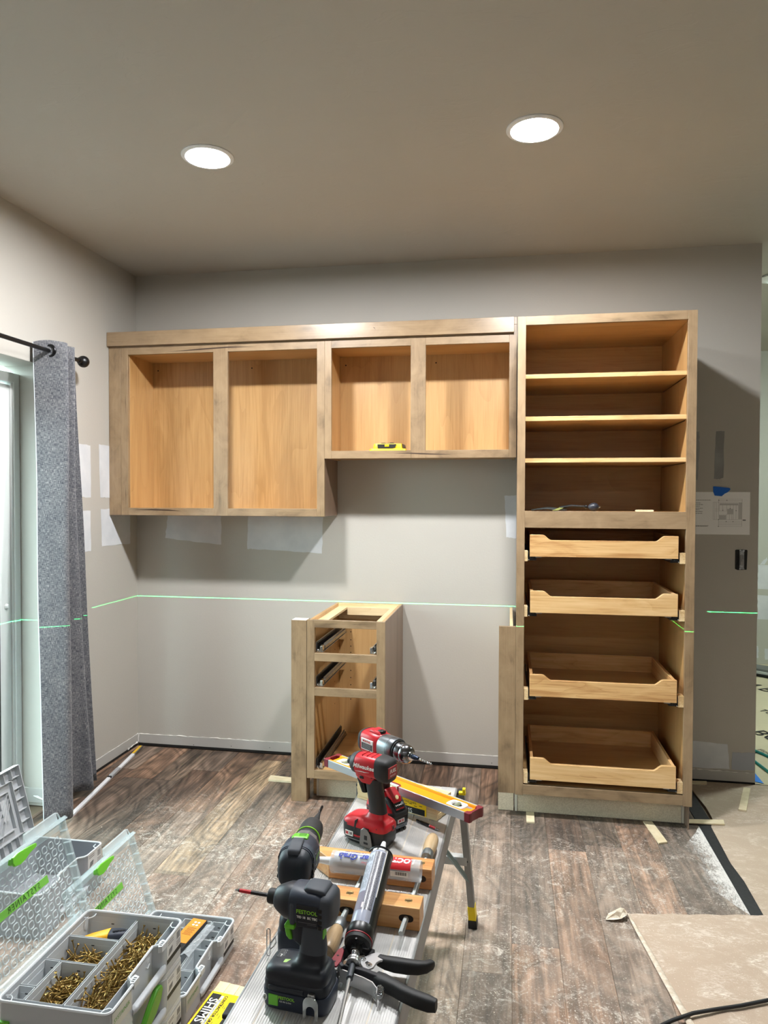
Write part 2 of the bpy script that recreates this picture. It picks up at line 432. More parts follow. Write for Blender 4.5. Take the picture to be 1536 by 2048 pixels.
# --- floor: vinyl planks laid along the room, individual pieces
def plank_mat(name, c):
    m, nt, b = newmat(name)
    vec, rnd = objvec(nt, 23.0)
    geo = nt.nodes.new('ShaderNodeNewGeometry')
    n1 = tex(nt, vec, 5.5, (1, .22, 1), 6, 1.6); n2 = tex(nt, vec, 26, (2.6, .09, 1), 4, .5)
    n3 = tex(nt, vec, 3.2, (1, .35, 1), 2, .6)
    ln = math_(nt, 'POWER', math_(nt, 'ABSOLUTE', math_(nt, 'SUBTRACT', math_(nt, 'FRACT', math_(nt, 'MULTIPLY', n3, 16.0)), .5)), 1.5)
    f = math_(nt, 'ADD', math_(nt, 'MULTIPLY', n1, .55), math_(nt, 'MULTIPLY', n2, .47))
    f = math_(nt, 'SUBTRACT', f, math_(nt, 'MULTIPLY', ln, .30))
    f = math_(nt, 'ADD', f, math_(nt, 'MULTIPLY', math_(nt, 'SUBTRACT', rnd, .5), .14))
    col = ramp(nt, f, [(.28, lin([k*.42 for k in c])), (.40, lin([k*.76 for k in c])), (.50, lin(c)), (.66, lin([min(255, k*1.42+8) for k in c]))])
    # saw dust and plaster dust lying on it, thicker where people worked
    sx = nt.nodes.new('ShaderNodeSeparateXYZ'); nt.links.new(geo.outputs['Position'], sx.inputs[0])
    zone = math_(nt, 'MULTIPLY', smooth(nt, sx.outputs[1], -.30, -1.05), smooth(nt, sx.outputs[0], .15, .95))
    pos = geo.outputs['Position']
    big = smooth(nt, tex(nt, pos, 3.6, detail=5, dist=1.2), .42, .66)
    fine = smooth(nt, tex(nt, pos, 150, detail=3), .57, .68)
    film = smooth(nt, tex(nt, pos, 16, detail=6, dist=2.2, rough=.7), .48, .74)
    streak = smooth(nt, tex(nt, pos, 20, (1, 2.6, 1), detail=7, dist=2.5, rough=.75), .57, .68)
    d = math_(nt, 'ADD', math_(nt, 'MULTIPLY', fine, math_(nt, 'ADD', math_(nt, 'MULTIPLY', big, .72), .26)), math_(nt, 'MULTIPLY', math_(nt, 'MULTIPLY', film, math_(nt, 'ADD', big, .36)), .74))
    d = math_(nt, 'ADD', d, math_(nt, 'MULTIPLY', math_(nt, 'MULTIPLY', streak, math_(nt, 'ADD', big, .2)), .9))
    d = math_(nt, 'ADD', d, math_(nt, 'MULTIPLY', tex(nt, pos, 5, detail=3), .25))
    d = math_(nt, 'MULTIPLY', d, zone)
    cl = nt.nodes.new('ShaderNodeClamp'); nt.links.new(d, cl.inputs[0])
    col = mixc(nt, math_(nt, 'MULTIPLY', cl.outputs[0], .95), col, lin((214, 205, 193)))
    nt.links.new(col, b.inputs['Base Color'])
    nt.links.new(math_(nt, 'ADD', math_(nt, 'MULTIPLY', cl.outputs[0], .35), .48), b.inputs['Roughness'])
    b.inputs['Specular IOR Level'].default_value = .35
    bp = nt.nodes.new('ShaderNodeBump'); bp.inputs['Strength'].default_value = .12; bp.inputs['Distance'].default_value = .001
    nt.links.new(n2, bp.inputs['Height']); nt.links.new(bp.outputs[0], b.inputs['Normal'])
    MATS[name] = m; return m
PL = [plank_mat('plank_umber', (104, 82, 68)), plank_mat('plank_slate', (107, 91, 79)), plank_mat('plank_chestnut', (122, 96, 78)), plank_mat('plank_ash', (120, 102, 87)), plank_mat('plank_tan', (166, 140, 112))]
floor = struct(MB().box(-.20, 8.12, -6.72, 2.97, -.06, -.006).build('floor', plain('subfloor', (120, 104, 86), .9), None, smooth=0))
joints = {-12: [-.464], -11: [-.464], -10: [-.308], -9: [-.794], -8: [-1.303, -.106], -9.5: [], 0: [-1.694], 1: [-1.533], 3: [-.80], -14: [-.9]}
force = {(-8, 1): 4, (-12, 0): 2, (-11, 0): 3, (-10, 1): 0, (-8, 2): 4, (-9, 1): 1, (0, 0): 2, (0, 1): 1, (1, 0): 3, (1, 1): 1, (2, 0): 0, (2, 1): 2, (3, 0): 3, (3, 1): 1, (4, 0): 2, (4, 1): 2}
def lay_floor():
    for k in range(-14, 7):
        x0 = 2.006+.1525*k; x1 = min(x0+.1525, 2.984); x0 = max(x0, .003)
        j = joints.get(k)
        start = j[0] if j else -.012-rng.uniform(.15, 1.2)
        ys = [y for y in (j or [start])]
        while ys[-1] > -3.3: ys.append(ys[-1]-1.22)
        while max(ys) < -.013-1.22: ys.append(max(ys)+1.22)
        ys = sorted(ys+[-.0125], reverse=True)
        for n, (a, b) in enumerate(zip(ys[:-1], ys[1:])):
            b = max(b, -3.4)
            if a-b < .02: continue
            c = force.get((k, n), rng.choice((0, 0, 1, 1, 2, 2, 3)))
            g = .0004
            MB().add([(x0+g, b+g, -.006), (x1-g, b+g, -.006), (x1-g, a-g, -.006), (x0+g, a-g, -.006), (x0+g, b+g, -.001), (x1-g, b+g, -.001), (x1-g, a-g, -.001), (x0+g, a-g, -.001),
                      (x0+g+.0012, b+g+.0012, 0), (x1-g-.0012, b+g+.0012, 0), (x1-g-.0012, a-g-.0012, 0), (x0+g+.0012, a-g-.0012, 0)],
                     [(0, 1, 5, 4), (1, 2, 6, 5), (2, 3, 7, 6), (3, 0, 4, 7), (4, 5, 9, 8), (5, 6, 10, 9), (6, 7, 11, 10), (7, 4, 8, 11), (8, 9, 10, 11)]).build('plank', PL[c], floor, smooth=0)
lay_floor()
M_STRIP = plain('black_strip', (22, 23, 26), .55, mottle=(60, (34, 34, 36)))
trim1 = struct(MB().prism([(2.984, -3.4), (3.05, -3.4), (3.05, -.02), (2.984, -.02)], -.0055, .0022, 'xy').build('trim_1', M_STRIP, None, bevel=.001), 'black rubber edge strip where the plank floor ends')

# kraft paper taped over the subfloor, one loose sheet on the right side and one running into the hall
def kraft(name, c, dust):
    m, nt, b = newmat(name)
    geo = nt.nodes.new('ShaderNodeNewGeometry'); p = geo.outputs['Position']
    base = mixc(nt, tex(nt, p, 2.2, detail=4), lin([k*.95 for k in c]), lin([min(255, k*1.04) for k in c]))
    cl = smooth(nt, tex(nt, p, 6.5, (1, 1.5, 1), 7, 1.2, .62), .42, .78)
    fi = smooth(nt, tex(nt, p, 34, (1, 2.2, 1), 6, 1.5, .75), .38, .70)
    sk = smooth(nt, tex(nt, p, 200, detail=2), .64, .72)
    d = math_(nt, 'MULTIPLY', math_(nt, 'ADD', math_(nt, 'MULTIPLY', math_(nt, 'MULTIPLY', cl, fi), .9), math_(nt, 'MULTIPLY', sk, .35)), dust)
    col = mixc(nt, d, base, lin((232, 222, 208)))
    nt.links.new(col, b.inputs['Base Color']); b.inputs['Roughness'].default_value = .8
    bp = nt.nodes.new('ShaderNodeBump'); bp.inputs['Strength'].default_value = .3; bp.inputs['Distance'].default_value = .004
    nt.links.new(tex(nt, p, 9, (1, 1.7, 1), 3, .8), bp.inputs['Height']); nt.links.new(bp.outputs[0], b.inputs['Normal'])
    MATS[name] = m; return m
M_KRAFT = kraft('kraft_paper', (176, 158, 138), 1.0); M_KRAFTN = kraft('kraft_paper_near', (182, 162, 142), 1.5); M_RAM = kraft('board_paper', (204, 194, 164), .15)
def sheet(edge, x1, z0=.0006, amp=.0025, ny=40, nx=24):
    """grid from a wavy left edge (list of (x,y) top to bottom) to x1, slightly buckled"""
    mb = MB(); vs = []
    def ex(t):
        k = t*(len(edge)-1); i = min(int(k), len(edge)-2); f = k-i
        return edge[i][0]*(1-f)+edge[i+1][0]*f, edge[i][1]*(1-f)+edge[i+1][1]*f
    for a in range(ny+1):
        xl, y = ex(a/ny)
        for b in range(nx+1):
            f = (b/nx)**1.6; x = xl+(x1-xl)*f
            vs.append((x, y, z0+amp*(.5+.5*noise.noise(Vector((x*5, y*4, 3.1))))))
    n = nx+1
    mb.add(vs, [(a*n+b, (a+1)*n+b, (a+1)*n+b+1, a*n+b+1) for a in range(ny) for b in range(nx)])
    return mb
kp = sheet([(3.05, -.005), (3.055, -.19), (3.066, -.33), (3.062, -.455), (3.034, -.54), (3.022, -.86), (3.032, -1.0), (3.026, -1.27), (3.03, -3.0)], 6.5, .003, ny=60).build('floor_paper', M_KRAFT, None)
tag(kp, 'tan kraft paper spread over the subfloor right of the black edge strip', 'floor paper')
ram = sheet([(3.384, 2.85), (3.384, 1.4), (3.384, .005), (3.30, .003)], 7.5, .0035, .002).build('floor_board', M_RAM, None)
tag(ram, 'pale printed floor protection board in the hall beyond the wall', 'floor board')
for s, x, y, sz, an in (('RAM BOARD', 3.70, .82, .16, -64), ('Temporary', 3.58, .47, .085, -60), ('Floor Protection', 3.66, .40, .05, -60), ('RAM BOARD', 4.1, 1.9, .18, -64), ('Temporary', 3.95, 1.2, .09, -62)):
    a = rad(an)
    lettering(s, sz, M_INK, ram, frame((x, y, .0075), (math.cos(a), math.sin(a), 0), (-math.sin(a), math.cos(a), 0)))

# --- sliding patio door in the left wall, set back in a plaster reveal
def build_door():
    D = struct(MB().box(-.19, -.12, -.897, -.8575, .02, 2.03).box(-.19, -.12, -3.1, -3.06, .02, 2.03).box(-.19, -.12, -3.06, -.897, 1.985, 2.03).box(-.195, -.10, -3.1, -.8575, 0, .02).build('door_1', M_WHITE, None, bevel=.003))
    bx('inner_stop', M_WHITE, D, -.15, -.127, -.908, -.897, .02, 1.985, .002)
    bx('sliding_stile', M_WHITE, D, -.175, -.134, -.985, -.909, .03, 1.975, .004)
    bx('sliding_stile', M_WHITE, D, -.175, -.134, -2.07, -2.0, .03, 1.975, .004)
    bx('sliding_rail', M_WHITE, D, -.175, -.134, -2.0, -.985, 1.90, 1.975, .004)
    bx('sliding_rail', M_WHITE, D, -.175, -.134, -2.0, -.985, .03, .12, .004)
    bx('gasket', M_BLACK, D, -.16, -.1325, -.992, -.9855, .12, 1.90, .0005)
    bx('fixed_stile', M_WHITE, D, -.188, -.178, -3.06, -2.0, .03, 1.975, .003)
    MB().lathe((-.1342, -.944, .955), (1, 0, 0), [(.012, 0), (.012, .006), (.007, .012), (.0, .013)], 12).build('lock_knob', M_WHITE, D)
    g = clear('door_glass', (170, 215, 212), .10, .03)
    bx('glass_pane', g, D, -.156, -.150, -2.0, -.988, .12, 1.90, 0)
    bx('glass_pane', g, D, -.185, -.181, -3.06, -2.07, .12, 1.90, 0)
build_door()

# --- recessed lamps
M_DIFF = plain('lamp_glow', (255, 255, 255), .5)
def lamp_glow(name, power, c=(250, 251, 252)):
    m, nt, b = newmat(name); b.inputs['Base Color'].default_value = (1, 1, 1, 1)
    b.inputs['Emission Color'].default_value = lin(c); b.inputs['Emission Strength'].default_value = power; return m
GLOW_A = lamp_glow('lamp_glow_front', CAN_POWER); GLOW_FILL = lamp_glow('fill_glow_rear', FILL_POWER_BEHIND)
def can(x, y, glow, label, group=None):
    t = emp('ceiling_light', (x, y, HC), label, 'ceiling light', group)
    MB().lathe((0, 0, 0), (0, 0, -1), [(.097, -.001), (.097, .003), (.093, .006), (.082, .008), (.0795, .0065), (.078, .004), (.076, .003), (.076, -.001)], 48, False).build('trim_ring', M_TRIMW, t)
    MB().lathe((0, 0, 0), (0, 0, -1), [(.0762, .0), (.0762, .0035), (.06, .0045), (.0, .005)], 48, False).build('diffuser', glow, t)
    return t
can(1.02, -1.327, GLOW_A, 'lit round recessed ceiling light above the left wall cabinet')
can(2.22, -1.335, GLOW_A, 'lit round recessed ceiling light in front of the tall cabinet')
for x, y, w in ((1.02, -5.5, 'nearest the left wall'), (2.22, -5.5, 'second from the left wall'), (3.5, -5.5, 'third from the left wall'), (4.8, -5.5, 'farthest from the left wall')): can(x, y, GLOW_FILL, 'added unseen ceiling light behind the camera, '+w, 'added fill lights behind the camera')  # unseen lamps added to fill the room, dimmer than the pair ahead
# hall lamp: a cool panel on the hall ceiling, seen as a sliver
def hall_lamp():
    t = emp('ceiling_lamp', (3.66, .60, HC), 'cool white ceiling lamp in the hall past the wall edge', 'ceiling lamp')
    MB().lathe((0, 0, 0), (0, 0, -1), [(.09, 0), (.10, .012), (.07, .02), (.05, .03)], 24).build('lamp_base', M_TRIMW, t)
    MB().lathe((0, 0, 0), (0, 0, -1), [(.048, .028), (.046, .045), (.03, .056), (0, .058)], 24).build('lens', lamp_glow('hall_glow', 4, (225, 255, 240)), t)
    t2 = emp('ceiling_lamp', (4.7, .9, HC), 'cool white hall lamp out of sight behind the wall', 'ceiling lamp')
    MB().lathe((0, 0, 0), (0, 0, -1), [(.20, 0), (.20, .03), (.0, .05)], 24).build('lens', lamp_glow('hall_glow_big', HALL_POWER, (240, 255, 249)), t2)
hall_lamp()
# ================================================================== CABINETS
W_FACE = {'x': W_STX, 'z': W_STZ}
def pin_holes(parent, pts, on):
    mb = MB()
    for p in pts:
        d = {'y': (0, -1, 0), 'x': (1, 0, 0)}[on]
        mb.lathe(p, d, [(.0032, -.0002), (.0032, .0004), (0, .0004)], 8)
    return tag(mb.build('pin_holes', M_GAP_SHADE, parent, smooth=0), kind='stuff')

def tray(cab, zb, n):
    """one pull-out tray on its two undermount slides"""
    x0, x1, yf, yb = 2.2385, 2.8705, -.600, -.100
    if zb < .5: x0 = 2.243
    if zb > 1.1: x0 = 2.2355
    prof = [(x0, zb), (x1, zb), (x1, zb+.099)]
    def curve(xa, xb, za, zc): return [(xa+(xb-xa)*t, za+(zc-za)*(t*t*(3-2*t))) for t in [k/8 for k in range(9)]]
    prof += curve(x1-.056, x1-.096, zb+.099, zb+.075)+curve(x0+.096, x0+.056, zb+.075, zb+.099)+[(x0, zb+.099)]
    fr = MB().prism(prof, yf, yf+.017, 'xz').build('pull_out_tray', W_TRX, cab, bevel=.0012)
    bx('side_panel', W_TRY, fr, x0+.001, x0+.014, yf+.017, yb, zb+.001, zb+.0965, .001)
    bx('side_panel', W_TRY, fr, x1-.014, x1-.001, yf+.017, yb, zb+.001, zb+.0965, .001)
    bx('back_panel', W_TRX, fr, x0+.014, x1-.014, yb-.013, yb, zb+.001, zb+.0965, .001)
    bx('bottom_panel', W_INX, fr, x0+.013, x1-.013, yf+.016, yb-.012, zb+.011, zb+.016, 0)
    mb = MB(); mb.M = frame((x1-.0145, -.545, zb+.045), (0, -1, 0), (0, 0, 1)) @ Matrix.Diagonal((1, -1, 1, 1))
    mb.M = Matrix.Translation((x1-.0144, -.535, zb+.048))
    mb.tube([(0, .012*math.cos(t)*1.4, .007*math.sin(t)) for t in [2*math.pi*k/20 for k in range(20)]], .0006, 4, close=True)
    for k in range(-2, 3): mb.box(-.0002, .0003, k*.004-.0012, k*.004+.0012, -.003, .003)
    mb.build('maker_stamp', plain('stamp_ink', (96, 66, 36), .7), fr, smooth=0)
    for sx, xa in ((1, x0), (-1, x1)):
        def B(a, b): return (min(xa+sx*a, xa+sx*b), max(xa+sx*a, xa+sx*b))
        a, b = B(-.009, -.004); c, d = B(-.007, .030)
        rail = MB().box(a, b, -.585, -.06, zb-.018, zb+.022).box(c, d, -.585, -.06, zb-.018, zb-.015)
        rail.box(*B(.012, .030), -.583, -.06, zb-.015, zb-.004)
        rail.build('drawer_slide', M_STEEL if False else M_DARKST, cab, .0005)
        cl = MB().box(*B(.0, .028), -.592, -.52, zb-.013, zb-.0008).box(*B(-.001, .018), -.597, -.592, zb-.010, zb-.002)
        cl.build('locking_clip', M_BLACK, fr, .0008)
        bx('clip_plate', M_STEEL, fr, *B(.026, .052), -.596, -.53, zb-.004, zb-.0006, .0003)
        MB().ball((xa-sx*.004, -.590, zb-.0145), .0035, 6).build('slide_tab', M_CHROME, fr)

def tall_cabinet():
    T = emp('tall_cabinet', (2.558, -.3, 0), 'tall brown pantry cabinet with open shelves above four pull-out trays', 'cabinet', world=True)
    yf, yr = -.597, -.578
    bx('stile', W_STZ, T, 2.177, 2.2125, yf, yr, .109, 2.2724)
    bx('stile', W_STZ, T, 2.901, 2.939, yf, yr, .109, 2.2724)
    for z0, z1 in ((2.2335, 2.2724), (1.325, 1.400), (.113, .1565)): bx('rail', W_STX, T, 2.2125, 2.901, yf, yr, z0, z1)
    bx('side_panel', W_INZ, T, 2.186, 2.2045, yr, -.008, .113, 2.266)
    bx('side_panel', W_INZ, T, 2.909, 2.927, yr, -.008, .113, 2.266)
    bx('side_skin', W_STG, T, 2.9272, 2.932, yr, -.008, .0, 2.27)
    bx('side_skin', W_STG, T, 2.181, 2.1858, yr, -.008, .113, 2.27)
    bx('back_panel', W_INX, T, 2.2045, 2.909, -.018, -.008, .14, 2.25)
    bx('top_panel', W_INX, T, 2.2045, 2.909, yr, -.018, 2.236, 2.254)
    bx('deck_panel', W_INX, T, 2.2045, 2.909, yr, -.018, 1.382, 1.3985)
    bx('bottom_panel', W_INX, T, 2.2045, 2.909, yr, -.018, .138, .1555)
    for z0, z1 in ((1.9975, 2.0165), (1.8065, 1.8265), (1.619, 1.638)):
        s = bx('shelf', W_INX, T, 2.206, 2.908, -.572, -.02, z0, z1, .0005)
        bx('edge_band', W_TRX, s, 2.206, 2.908, -.5745, -.572, z0, z1, .0005)
        for x in (2.2085, 2.905):
            MB().cyl((x, -.53, z0-.004), (x, -.07, z0-.004), .0015, n=6).build('shelf_pin', M_BLACK, s)
    bx('toe_kick', M_MDF, T, 2.19, 2.912, -.521, -.507, .002, .109, .0004)
    bx('kick_edge', plain('raw_edge', (206, 200, 186), .7), T, 2.178, 2.189, -.5225, -.03, .002, .112, .0004)
    bx('kick_edge', MATS['raw_edge'], T, 2.913, 2.925, -.5215, -.03, .002, .112, .0004)
    for x0, x1 in ((2.2095, 2.227), (2.877, 2.9005)):
        for za, zb in ((1.173, 1.221), (.922, .970), (.544, .594), (.163, .214)):
            bx('slide_cleat', W_PLYY, T, x0+(.004 if x0 < 2.5 and za < .6 else 0), x1+(.006 if x0 < 2.5 and za < .6 else 0), -.594, -.55, za, zb)
    for zb in (1.195, .942, .5635, .1835): tray(T, zb, 0)
    pin_holes(T, [(x, -.0182, z) for z in (1.02, .985, .89, .856, .52, .49) for x in (2.46, 2.56, 2.85)], 'y')
    pin_holes(T, [(2.2047, y, z) for z in (.90, .87, .79, .76) for y in (-.53,)], 'x')
    # filler strip on the dishwasher side, with its return panel
    bx('filler_strip', W_STZ, T, 2.1005, 2.1765, yf, yr, .114, .8755)
    bx('filler_return', W_PLYY, T, 2.150, 2.164, yr, -.01, .1145, .8745)
    bx('filler_kick', M_MDF, T, 2.1005, 2.171, -.521, -.507, .002, .114, .0004)
tall_cabinet()

def slide(cab, side, x, z, y0=-.572, y1=-.05):
    """steel undermount drawer slide: wall bracket, outer channel, inner member, front hook"""
    s = side
    def B(a, b): return (min(x+s*a, x+s*b), max(x+s*a, x+s*b))
    r = MB().box(*B(0, .002), y0, y1, z, z+.048).box(*B(0, .036), y0, y1, z, z+.002).build('drawer_slide', M_STEEL, cab, .0004)
    MB().box(*B(.004, .0065), y0+.01, y1, z+.010, z+.042).build('channel_web', M_DARKST, r)
    MB().box(*B(.018, .034), y0+.05, y1-.02, z+.006, z+.022).box(*B(.022, .026), y0+.06, y1-.02, z+.022, z+.030).build('inner_member', M_STEEL, r, .0008)
    MB().box(*B(.022, .034), y0-.004, y0+.03, z+.004, z+.030).box(*B(.016, .034), y0+.004, y0+.016, z+.002, z+.012).build('front_hook', M_CHROME, r, .001)
    MB().ball(*[(x+s*.010, y0+.004, z+.006)], .007, 6).build('roller', M_CHROME, r)
    for k in (0, 1, 2): MB().lathe((x+s*.0345, y0+.12+.07*k, z+.014), (s, 0, 0), [(.003, 0), (.003, .0004), (0, .0004)], 8).build('slot', M_BLACK, r)
    return r
def base_cabinet():
    T = emp('base_cabinet', (1.386, -.3, 0), 'narrow three-drawer base cabinet without its drawers, standing alone by the back wall', 'cabinet', world=True)
    yf, yr = -.595, -.576
    bx('stile', W_STZ, T, 1.1966, 1.2335, yf, yr, .116, .876); bx('stile', W_STZ, T, 1.5345, 1.5748, yf, yr, .116, .876)
    for z0, z1 in ((.8405, .876), (.680, .7175), (.5135, .5525), (.116, .155)): bx('rail', W_STX, T, 1.2335, 1.5345, yf, yr, z0, z1)
    bx('side_panel', W_INZ, T, 1.204, 1.2185, yr, -.008, .116, .875); bx('side_panel', W_INZ, T, 1.5545, 1.5685, yr, -.008, .116, .875)
    bx('side_skin', W_STG, T, 1.5687, 1.5735, yr, -.006, .002, .8755)
    bx('back_panel', W_INZ, T, 1.2185, 1.5545, -.019, -.008, .116, .84)
    bx('bottom_panel', W_INX, T, 1.2185, 1.5545, yr, -.019, .137, .1545)
    bx('stretcher', W_PLYY, T, 1.2187, 1.272, yr+.001, -.03, .846, .858); bx('stretcher', W_PLYY, T, 1.512, 1.5543, yr+.001, -.03, .846, .858)
    bx('back_rail', W_PLYX, T, 1.2187, 1.5543, -.042, -.030, .842, .872); bx('back_rail', W_PLYX, T, 1.2187, 1.5543, -.029, -.0195, .79, .875)
    bx('back_rail', W_PLYX, T, 1.272, 1.512, -.060, -.043, .815, .858)
    bx('toe_kick', M_MDF, T, 1.236, 1.5685, -.519, -.505, .002, .115, .0004)
    bx('kick_edge', MATS['raw_edge'], T, 1.2245, 1.235, -.52, -.02, .002, .115, .0004)
    bx('kick_back', W_INX, T, 1.204, 1.2235, -.50, -.02, .002, .115, .0004)
    for z in (.7185, .5535, .156): slide(T, 1, 1.2345, z); slide(T, -1, 1.5335, z)
    pin_holes(T, [(1.2845, -.0192, z) for z in (.79, .76, .715, .67, .635, .60, .50, .46, .42, .38, .34)], 'y')
    pin_holes(T, [(1.2187, -.12, z) for z in (.79, .76, .67, .635, .60, .50, .46, .42, .38, .34)], 'x')
    p = bx('filler_post', W_STZ, T, 1.1195, 1.1945, -.596, -.530, .001, .8725)
    bx('post_cap', plain('raw_top', (226, 220, 208), .8), p, 1.122, 1.192, -.592, -.533, .8722, .8732, 0)
base_cabinet()

def wall_cabinet(nm, x0, x1, zb, opens, label, right_skin, z_under):
    T = emp(nm, ((x0+x1)/2, -.15, zb), label, 'cabinet', world=True)
    yf, yr = -.2955, -.2765; zt = 2.31
    xs = [x0]+[v for o in opens for v in o]+[x1]
    for k in range(0, len(xs), 2):
        a, b = xs[k], xs[k+1]
        if k == 0 and b-a > .08:
            bx('filler_strip', W_STZ, T, a, .0705, yf, yr, zb, zt); a = .0712
        bx('stile', W_STZ, T, a, b, yf, yr, zb, zt)
    for a, b in opens:
        bx('rail', W_STX, T, a, b, yf, yr, 2.2235, zt); bx('rail', W_STX, T, a, b, yf, yr, zb, zb+.0395)
    xi = .098 if x0 < .01 else x0+.0015
    ins = xi+.016; ine = x1-.017
    bx('side_panel', W_INZ, T, xi, ins, yr, -.006, zb+.002, zt); bx('side_panel', W_INZ, T, ine, x1-.0055, yr, -.006, zb+.002, zt)
    if right_skin: bx('side_skin', W_STG, T, x1-.0053, x1-.0008, yr, -.004, zb, zt)
    bx('back_panel', W_INZ, T, ins, ine, -.014, -.006, zb+.01, zt)
    bx('top_panel', W_INX, T, ins, ine, yr, -.014, 2.2275, 2.2435)
    bx('bottom_panel', W_INX, T, ins, ine, yr, -.014, z_under, zb+.037)
    for x in (ins+.03, (ins+ine)/2+.06): MB().lathe((x, -.0142, 2.185), (0, -1, 0), [(.004, -.001), (.004, .001), (0, .001)], 8).build('screw_hole', M_GAP_SHADE, T)
    return T
wall_cabinet('wall_cabinet', .0015, 1.2048, 1.3594, [(.113, .600), (.680, 1.1645)], 'larger brown wall cabinet with two open bays in the left corner', True, 1.378)
wall_cabinet('wall_cabinet', 1.2054, 2.1755, 1.6578, [(1.2405, 1.651), (1.7265, 2.1395)], 'shorter brown wall cabinet beside the tall cabinet, yellow tool in its left bay', False, 1.664)
tb = MB().box(.0015, 2.1618, -.3155, -.2965, 2.2685, 2.343).build('crown_board', wood('crown_maple', STL, STM, STD, 'x', knots=.5, fig=3, rough=.30, coat=.5, blotch=.4), None, bevel=.0012)
tag(tb, 'long brown crown board across the top of both wall cabinets', 'moulding')
bx('backing_strip', W_STX, tb, 1.9, 2.1755, -.2964, -.2775, 2.3105, 2.345)
# dark mineral streaks in the maple
def streak(parent, pts, y, w):
    mb = MB(); n = len(pts)
    top = [(p[0], p[1]+w*math.sin(math.pi*i/(n-1))*.5) for i, p in enumerate(pts)]; bot = [(p[0], p[1]-w*math.sin(math.pi*i/(n-1))*.5) for i, p in enumerate(pts)]
    mb.prism(top+bot[::-1][1:-1], y-.0002, y+.001, 'xz')
    mb.build('mineral_streak', plain('streak_brown', (66, 48, 36), .5), parent, smooth=0)
wc = [o for o in COL.objects if o.name.startswith('wall_cabinet')]
streak(wc[1], [(1.56, 1.682), (1.64, 1.683), (1.70, 1.680), (1.78, 1.677), (1.86, 1.676)], -.2956, .007)
streak(wc[0], [(.098, 2.02), (.097, 1.97), (.100, 1.92), (.103, 1.90)], -.2956, .006); streak(wc[0], [(.098, 1.52), (.097, 1.47), (.100, 1.42), (.10, 1.385)], -.2956, .005)
streak(wc[0], [(.14, 1.388), (.25, 1.390), (.34, 1.388), (.42, 1.384)], -.2956, .008); streak(wc[0], [(.34, 2.232), (.52, 2.240), (.68, 2.246), (.84, 2.244)], -.2956, .008)
streak(tb, [(1.46, 2.318), (1.47, 2.312), (1.475, 2.30)], -.3156, .004); streak(tb, [(1.25, 2.335), (1.253, 2.33), (1.26, 2.325)], -.3156, .002)

# ================================================================== CURTAIN
def fabric():
    m, nt, b = newmat('grey_weave')
    uv = nt.nodes.new('ShaderNodeUVMap').outputs[0]
    warp = tex(nt, uv, 1, (560, 60, 1), 2); weft = tex(nt, uv, 1, (60, 560, 1), 2); big = tex(nt, uv, 1, (9, 9, 1), 3)
    f = math_(nt, 'ADD', math_(nt, 'MULTIPLY', warp, .5), math_(nt, 'MULTIPLY', weft, .5))
    f = math_(nt, 'ADD', f, math_(nt, 'MULTIPLY', math_(nt, 'SUBTRACT', big, .5), .12))
    col = ramp(nt, f, [(.34, lin((46, 49, 57))), (.46, lin((86, 87, 93))), (.55, lin((117, 117, 120))), (.66, lin((164, 160, 158)))])
    nt.links.new(col, b.inputs['Base Color']); b.inputs['Roughness'].default_value = .9; b.inputs['Specular IOR Level'].default_value = .15
    b.inputs['Sheen Weight'].default_value = .2
    bp = nt.nodes.new('ShaderNodeBump'); bp.inputs['Strength'].default_value = .4; bp.inputs['Distance'].default_value = .0008
    nt.links.new(f, bp.inputs['Height']); nt.links.new(bp.outputs[0], b.inputs['Normal'])
    return m
